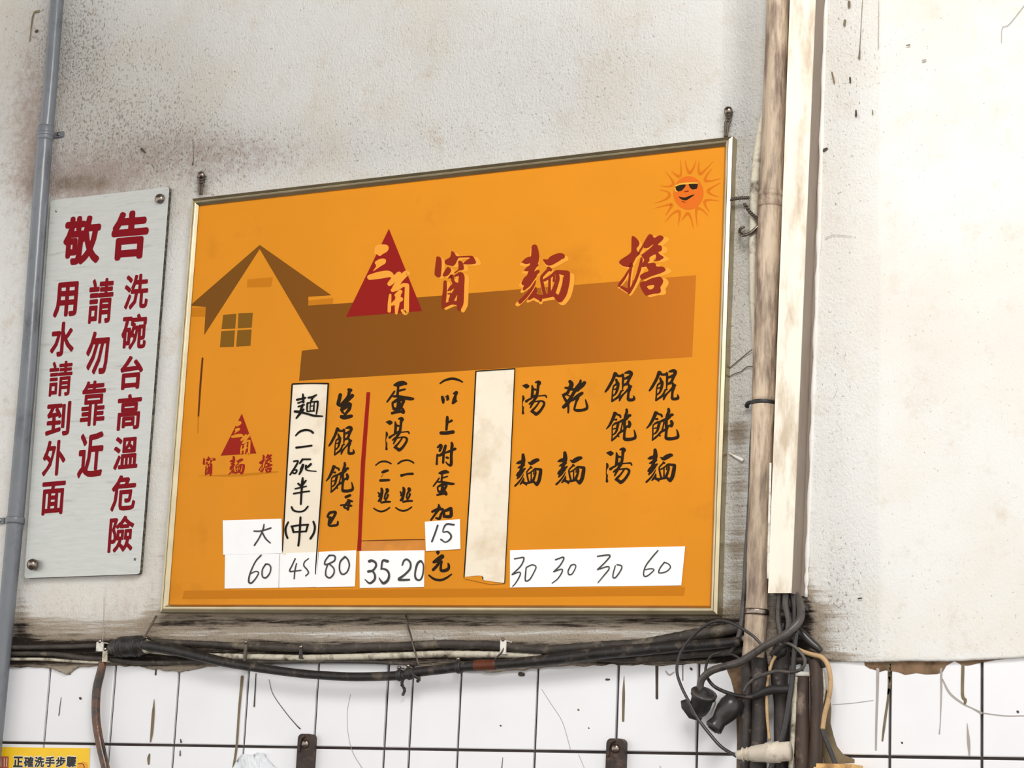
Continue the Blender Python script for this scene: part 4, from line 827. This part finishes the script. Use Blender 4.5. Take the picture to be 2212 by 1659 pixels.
for P, l in (([(872,1466,30),(868,1478,20),(874,1490,12),(870,1502,8)], 'rag of dried tape dangling below the lowest dark clip'), ([(888,1452,38),(898,1462,38),(906,1466,34),(902,1472,30)], 'curled tape end right of the lowest dark clips')):
    cable('tape_rag', [(x, y, 3.2, d) for x, y, d in P], M['cable_dirty'], l, cat='tape', n=6, wob=.3)

# ------------------------------------------------------------------ pipes and cables under the trunking
Z7 = lambda L, d: [(1440+x/3.96, 1240+y/3.96, r, d) for x, y, r in L]
cable('pipe', Z7([(680,700,10),(686,760,12),(690,900,12.4),(682,1100,12),(678,1300,12),(670,1500,12),(670,1700,13),(662,2100,13)], 18), M['pvc_dark'], 'dark grimy pipe below the beige pipe, left of a pair', 'dark pipes under the trunking', 'pipe', n=20)
cable('pipe', Z7([(775,660,16),(792,760,16),(800,900,16),(798,1100,15),(794,1300,15),(788,1500,15),(780,1700,16.4),(776,2100,16.4)], 21), M['pvc_dark'], 'dark grimy pipe below the beige pipe, right of a pair', 'dark pipes under the trunking', 'pipe', n=20)
bp = empty('brown_pipe', at(1735, 1550, .03)); tag(bp, 'streaky brown pipe with a pale painted cap below the trunking', 'pipe')
cable('pipe_length', Z7([(1156,870,14),(1156,1000,14),(1158,1200,14),(1160,1400,14),(1162,1700,14),(1184,2100,18)], 22), M['brownpipe'], parent=bp, n=20)
cable('pipe_cap', Z7([(1158,838,13),(1158,850,15.5),(1158,878,15.5)], 22), M['white_clip'], parent=bp, n=20, seg=2)
cable('pipe', Z7([(1266,730,13),(1278,800,12.6),(1286,1000,12.4),(1284,1200,12.2),(1280,1400,12.2),(1268,1700,14.5),(1266,2100,14.5)], 18), M['brownpipe'], 'streaky brown pipe without a cap, beside the tan cable', cat='pipe', n=20)
cable('pipe', Z7([(985,620,16),(975,760,18),(965,900,16),(985,1100,15),(985,1300,15),(985,1700,14),(985,2100,14)], 12), M['pvc_dark'], 'dark pipe hidden behind the flat grey cable', cat='pipe', n=16)
HC = 'cables coming out of the trunking'
cable('cable', Z7([(985,-60,5),(968,170,5.6),(955,300,5.6),(956,400,5.8),(975,520,6),(985,620,6)], 30), M['cable_grey'], 'pale grey cable leftmost out of the open trunking', HC)
cable('cable', Z7([(1020,-60,6),(1018,170,6.6),(1018,280,6.6),(1045,390,6.2),(1040,480,6)], 34), M['cable_grey'], 'thick pale grey cable second from the left in the open trunking', HC)
cable('cable', Z7([(1075,-60,6),(1082,180,6.4),(1100,300,6.8),(1088,430,7),(1040,540,7),(960,640,8),(900,700,7)], 28), M['cable_dkgrey'], 'dark cable in the middle of the open trunking', HC)
cable('cable', Z7([(1040,-60,5),(1050,150,6),(1120,240,7),(1180,285,7),(1200,318,5)], 12), M['cable_dkgrey'], 'short dark cable stub at the right of the open trunking', HC)
cable('cable', [(p[0], p[1], p[2], d) for p, d in zip(Z7([(1075,-80,7),(1082,120,7.2),(1140,250,7.6),(1140,390,7.8),(1040,500,7.8),(940,560,7.6),(850,610,7.4),(730,690,7.4),(620,755,7.4),(480,795,7.2),(380,830,7.2),(310,890,7),(288,950,7),(290,1020,7)], 0), (14,14,30,50,64,66,66,66,66,64,62,60,58,56))], M['cable_grey'], 'thick grey cord bending out of the trunking to the hanging plug', HC, n=14)
cable('cable', Z7([(820,615,2.6),(770,560,2.7),(720,515,2.8),(600,440,2.9),(500,403,3),(400,408,3),(290,470,3),(180,580,3),(110,700,3),(88,830,3),(125,960,3),(200,1110,3),(270,1240,3),(370,1370,3.2),(470,1480,3.2),(600,1560,3.2)], 62), M['cable_dkgrey'], 'thin black cable looping widely round the hanging plugs', HC)
cable('cable', Z7([(640,740,2.6),(600,705,2.6),(555,686,2.6),(480,668,2.6),(400,690,2.6),(350,745,2.6),(333,830,2.8),(350,890,3.2),(400,955,3.4),(480,1000,3.6),(600,1040,3.8),(700,1052,3.8),(740,1050,4)], 46), M['cable_black'], 'black cable in a small loop inside the wide loop', HC)
cable('cable', Z7([(700,1052,5),(760,1040,6.6),(830,1010,8),(900,990,8.6),(980,988,8.6),(1060,985,8)], 44), M['rubber'], 'thick black taped joint in front of the dark pipes', HC)
cable('cable', Z7([(940,560,3),(985,578,3),(1080,612,3.2),(1160,690,3.2),(1184,755,3.2),(1150,815,3.2),(1060,838,3.4),(950,830,3.4),(860,850,3.6),(760,892,3.4),(690,950,3.2),(660,1010,3)], 56), M['cable_grey'], 'grey cable curling right over the dark pipes', HC)
cable('cable', Z7([(1110,490,4.6),(1098,600,4.8),(1090,700,5),(1074,900,5),(1046,1100,5.4),(1012,1300,5.8),(965,1460,6),(920,1580,5.6),(885,1690,5.4),(840,1850,5.4)], 50), M['cable_dkgrey'], 'flat grey cable slanting down in front of the brown pipes', HC, n=14)
cable('cable', Z7([(1120,640,3.4),(1180,668,4),(1250,690,4.4),(1330,715,4.6),(1382,790,4.8),(1402,930,4.8),(1382,1080,4.8),(1352,1200,4.6),(1334,1330,4.6)], 34), M['cable_tan'], 'tan cable arching right of the brown pipes', HC)
cable('cable', Z7([(1334,1322,4.6),(1340,1360,4.6),(1380,1460,4.8),(1420,1560,4.8),(1450,1640,4.8)], 34), M['cable_dkgrey'], 'dark lower length of the tan arching cable', HC)
cable('cable', Z7([(930,700,3.4),(900,760,3),(876,860,2.8),(860,980,3),(858,1150,3.2),(868,1300,3),(880,1420,2.8)], 42), M['cable_tan'], 'thin tan cable between the dark pipes', HC)
cable('cable', Z7([(1112,880,4),(1100,1000,4.4),(1090,1200,4.6),(1078,1400,4.6),(1066,1600,4.6),(1050,1850,4.6)], 32), M['cable_paint'], 'pale cable along the left edge of the capped brown pipe', HC)
cable('cable', Z7([(1110,460,7),(1160,510,8.4),(1230,580,8),(1290,630,7),(1322,660,5)], 24), M['cable_dkgrey'], 'stubby dark cable end slanting right under the trunking', HC)
cable('cable', Z7([(1330,800,2),(1345,900,2.4),(1350,1000,2.4),(1330,1120,2.4)], 16), M['cable_paint'], 'thin white cable behind the tan arching cable', HC)
cable('cable', Z7([(1150,680,6),(1250,700,7),(1330,745,7),(1345,800,5)], 20), M['rubber'], 'short black cable beneath the tan cable bend', HC)
cable('cable', Z7([(1000,420,5),(985,500,6),(960,600,8),(990,660,9),(940,720,8)], 24), M['cable_black'], 'knotted black cable directly under the trunking mouth', HC)

# hanging plug and socket
z7 = lambda x, y, d: at(1440+x/3.96, 1240+y/3.96, d)
pl = empty('hanging_plug', z7(300, 1080, .05)); tag(pl, 'black round socket hanging from the thick grey cord', 'plug')
a, b = z7(322, 1015, .058), z7(265, 1205, .040)
v, f = lathe_between(a, b, [(-.12, .0055), (-.02, .009), (0, .0205), (.06, .0225), (.16, .0225), (.22, .0195), (.6, .0185), (.85, .015), (1, .010)], 24); new('socket_body', v, f, M['rubber'], pl, True)
v, f = lathe_between(a+(a-b)*.005, a+(b-a)*.05, [(0, .0215), (.5, .0236), (1, .0222)], 24); new('socket_rim', v, f, M['cable_grey'], pl, True)
MB().tube([z7(150, 1075, .04), z7(165, 1120, .038), z7(220, 1190, .036), z7(300, 1225, .036)], [.007, .010, .011, .008], 12, .5).build('rubber_flap', M['rubber'], pl, True)
pk = empty('hanging_connector', z7(500, 1200, .05)); tag(pk, 'grey-black boot-shaped connector hanging right of the black socket', 'plug')
a, b = z7(600, 1065, .034), z7(395, 1325, .052)
v, f = lathe_between(a, b, [(0, .0125), (.06, .0185), (.25, .0215), (.45, .020), (.62, .0165), (.75, .0135), (.90, .0155), (.97, .0165), (1, .0135)], 24); new('connector_body', v, f, M['cable_dkgrey'], pk, True)
v, f = lathe_between(b+(a-b)*.02, b+(b-a)*.04, [(0, .0150), (.5, .0135), (.5, .0095), (1, .009)], 20); new('connector_end', v, f, M['rubber'], pk, True)
wire('thin_wire', [(1540,1510,40),(1545,1518,40),(1541,1530,40),(1536,1542,38)], 'short curl of pale wire between the two hanging plugs', 1.6, m='cable_paint')
# beige inline connector at the lower edge
ic = empty('inline_connector', z7(820, 1515, .05)); tag(ic, 'beige tapered inline connector across the dark pipes at the bottom', 'connector')
a, b = z7(592, 1548, .060), z7(1060, 1515, .052)
v, f = lathe_between(a, b, [(0, .0045), (.03, .0072), (.28, .0120), (.29, .0135), (.55, .0160), (.56, .0175), (.80, .0185), (.81, .0165), (1, .0165)], 22); new('connector_body', v, f, M['beige'], ic, True)
for t in (.12, .20): v, f = lathe_between(a+(b-a)*t, a+(b-a)*(t+.025), [(0, .0098), (.5, .0125), (1, .0115)], 20); new('grip_ring', v, f, M['beige'], ic, True)
tb = empty('junction_box', at(1803, 1680, .03)); tag(tb, 'tan junction box below the tan cable, cut by the lower edge', 'box')
a, b = at(1763, 1649, .045), at(1843, 1760, .045)
MB().box((a.x, -.045, b.z), (b.x, .0105, a.z)).build('box_body', M['box'], tb); MB().box((a.x-.003, -.049, b.z+.004), (b.x+.003, -.045, a.z-.006)).build('box_lid', M['box'], tb)

# ------------------------------------------------------------------ brackets, bag, poster on the tiles
def bracket(x0, x1, y0, label):
    o = empty('wall_bracket', at((x0+x1)/2, y0+60, .006)); tag(o, label, 'bracket', 'iron brackets on the tiles')
    cx = (x0+x1)/2; d = .013; a = at(x0, y0+30, d); b = at(x1, y0+30, d); t = at(cx, y0, d); zt = t.z; zb_ = at(cx, 1800, d).z
    w2 = (b.x-a.x)/2; xm = (a.x+b.x)/2; r = w2*.55; n = 8; F_ = []
    for k in range(n+1): an = math.pi - k*math.pi/2/n; F_.append((xm-w2+r+r*math.cos(an), zt-r+r*math.sin(an)))
    for k in range(n+1): an = math.pi/2 - k*math.pi/2/n; F_.append((xm+w2-r+r*math.cos(an), zt-r+r*math.sin(an)))
    F_ += [(xm+w2, zb_), (xm-w2, zb_)]; m = len(F_)
    v = [(x, -d, zz_) for x, zz_ in F_] + [(x, .0036, zz_) for x, zz_ in F_]
    new('bracket_plate', v, [tuple(range(m))[::-1], tuple(range(m, 2*m))] + [(i, (i+1) % m, m+(i+1) % m, m+i) for i in range(m)], M['rust'], o); facing_front(o.children[0])
    c = at(cx+2, y0+22, d); v, f = lathe_between((c.x, -d+.001, c.z), (c.x, -d-.006, c.z), [(0, .008), (.5, .008), (.8, .006), (1, .002)], 14); new('bolt', v, f, M['screw'], o, True)
    cable('bracket_lip', [(x0+4, y0+40, 2.4, 15), (x0+8, y0+12, 2.8, 16), (cx, y0+5, 2.8, 16)], M['rust'], parent=o, n=6)
bracket(642, 674, 1585, 'dark iron bracket on the tiles below the left half of the menu board')
bracket(1309, 1347, 1595, 'dark iron bracket on the tiles below the row of four prices')
# crumpled white bag
n1, n2 = 22, 14; v = []; f = []
for j in range(n2+1):
    for i in range(n1+1):
        u, t = i/n1, j/n2; x = 490+u*110; top = 1628 + 46*abs(2*u-1)**2.2 + 5*math.sin(u*17); y = top + t*(1800-top)
        dd = .004 + .03*math.sin(math.pi*min(max(u, .001), .999))**.7*(.35+.65*t) + .007*math.sin(u*19+t*7)*math.sin(t*9+u*5) + .004*math.sin(u*41+t*23)
        p = at(x, y, max(dd, .003)); v.append(p)
for j in range(n2):
    for i in range(n1): a = j*(n1+1)+i; f.append((a, a+n1+1, a+n1+2, a+1))
k = len(v); v += [Vector((p.x, .0036, p.z)) for p in v]; f += [(q[3]+k, q[2]+k, q[1]+k, q[0]+k) for q in f]
rim = [i for i in range(n1+1)] + [j*(n1+1)+n1 for j in range(1, n2+1)] + [n2*(n1+1)+i for i in range(n1-1, -1, -1)] + [j*(n1+1) for j in range(n2-1, 0, -1)]
f += [(rim[i], rim[(i+1) % len(rim)], rim[(i+1) % len(rim)]+k, rim[i]+k) for i in range(len(rim))]
bag = new('plastic_bag', v, f, M['bag'], None, True); tag(bag, 'crumpled white plastic bag peeking up beside the left iron bracket', 'bag')
# hand-washing poster
d = -.0012
q = [(-70, 1613), (194, 1616), (188, 1800), (-90, 1800)]
ps = new('handwashing_poster', [at(*p, d) for p in q] + [at(p[0], p[1], d-.0012) for p in q], [(0,3,2,1), (4,5,6,7), (0,1,5,4), (1,2,6,5), (2,3,7,6), (3,0,4,7)], M['yellow'])
facing_front(ps); tag(ps, 'yellow hand-washing poster with black characters on the tiles at the lower left', 'poster')
for ch, x0 in zip('正確洗手步驟', (28, 51, 74, 97, 120, 143)):
    glyph('lettering', ch, (x0-1.5, x0+23.5, 1632, 1659), d+.0003, M['poster_white'], ps, .09, (-.05, .01)); glyph('lettering', ch, (x0, x0+22, 1634, 1657.5), d+.0006, M['poster_text'], ps, .045, (-.05, .01))
outline('icon_print', ['-8,1634;19,1634;18,1660;-10,1660'], I, d+.0003, M['poster_red'], ps); strokes('icon_print', '2,1638,1.5;2,1656,1.5/9,1638,1.5;9,1656,1.5/15,1638,1.5;14,1656,1.5', I, d+.0005, M['poster_white'], ps)
outline('icon_print', ['170,1648;180,1645;188,1648;190,1659;188,1690;160,1690;166,1660'], I, d+.0003, M['poster_orange'], ps); strokes('icon_print', '168,1650,1.5;178,1650,1.5;182,1656,1.5;180,1662,1.5', I, d+.0005, M['line_brown'], ps)
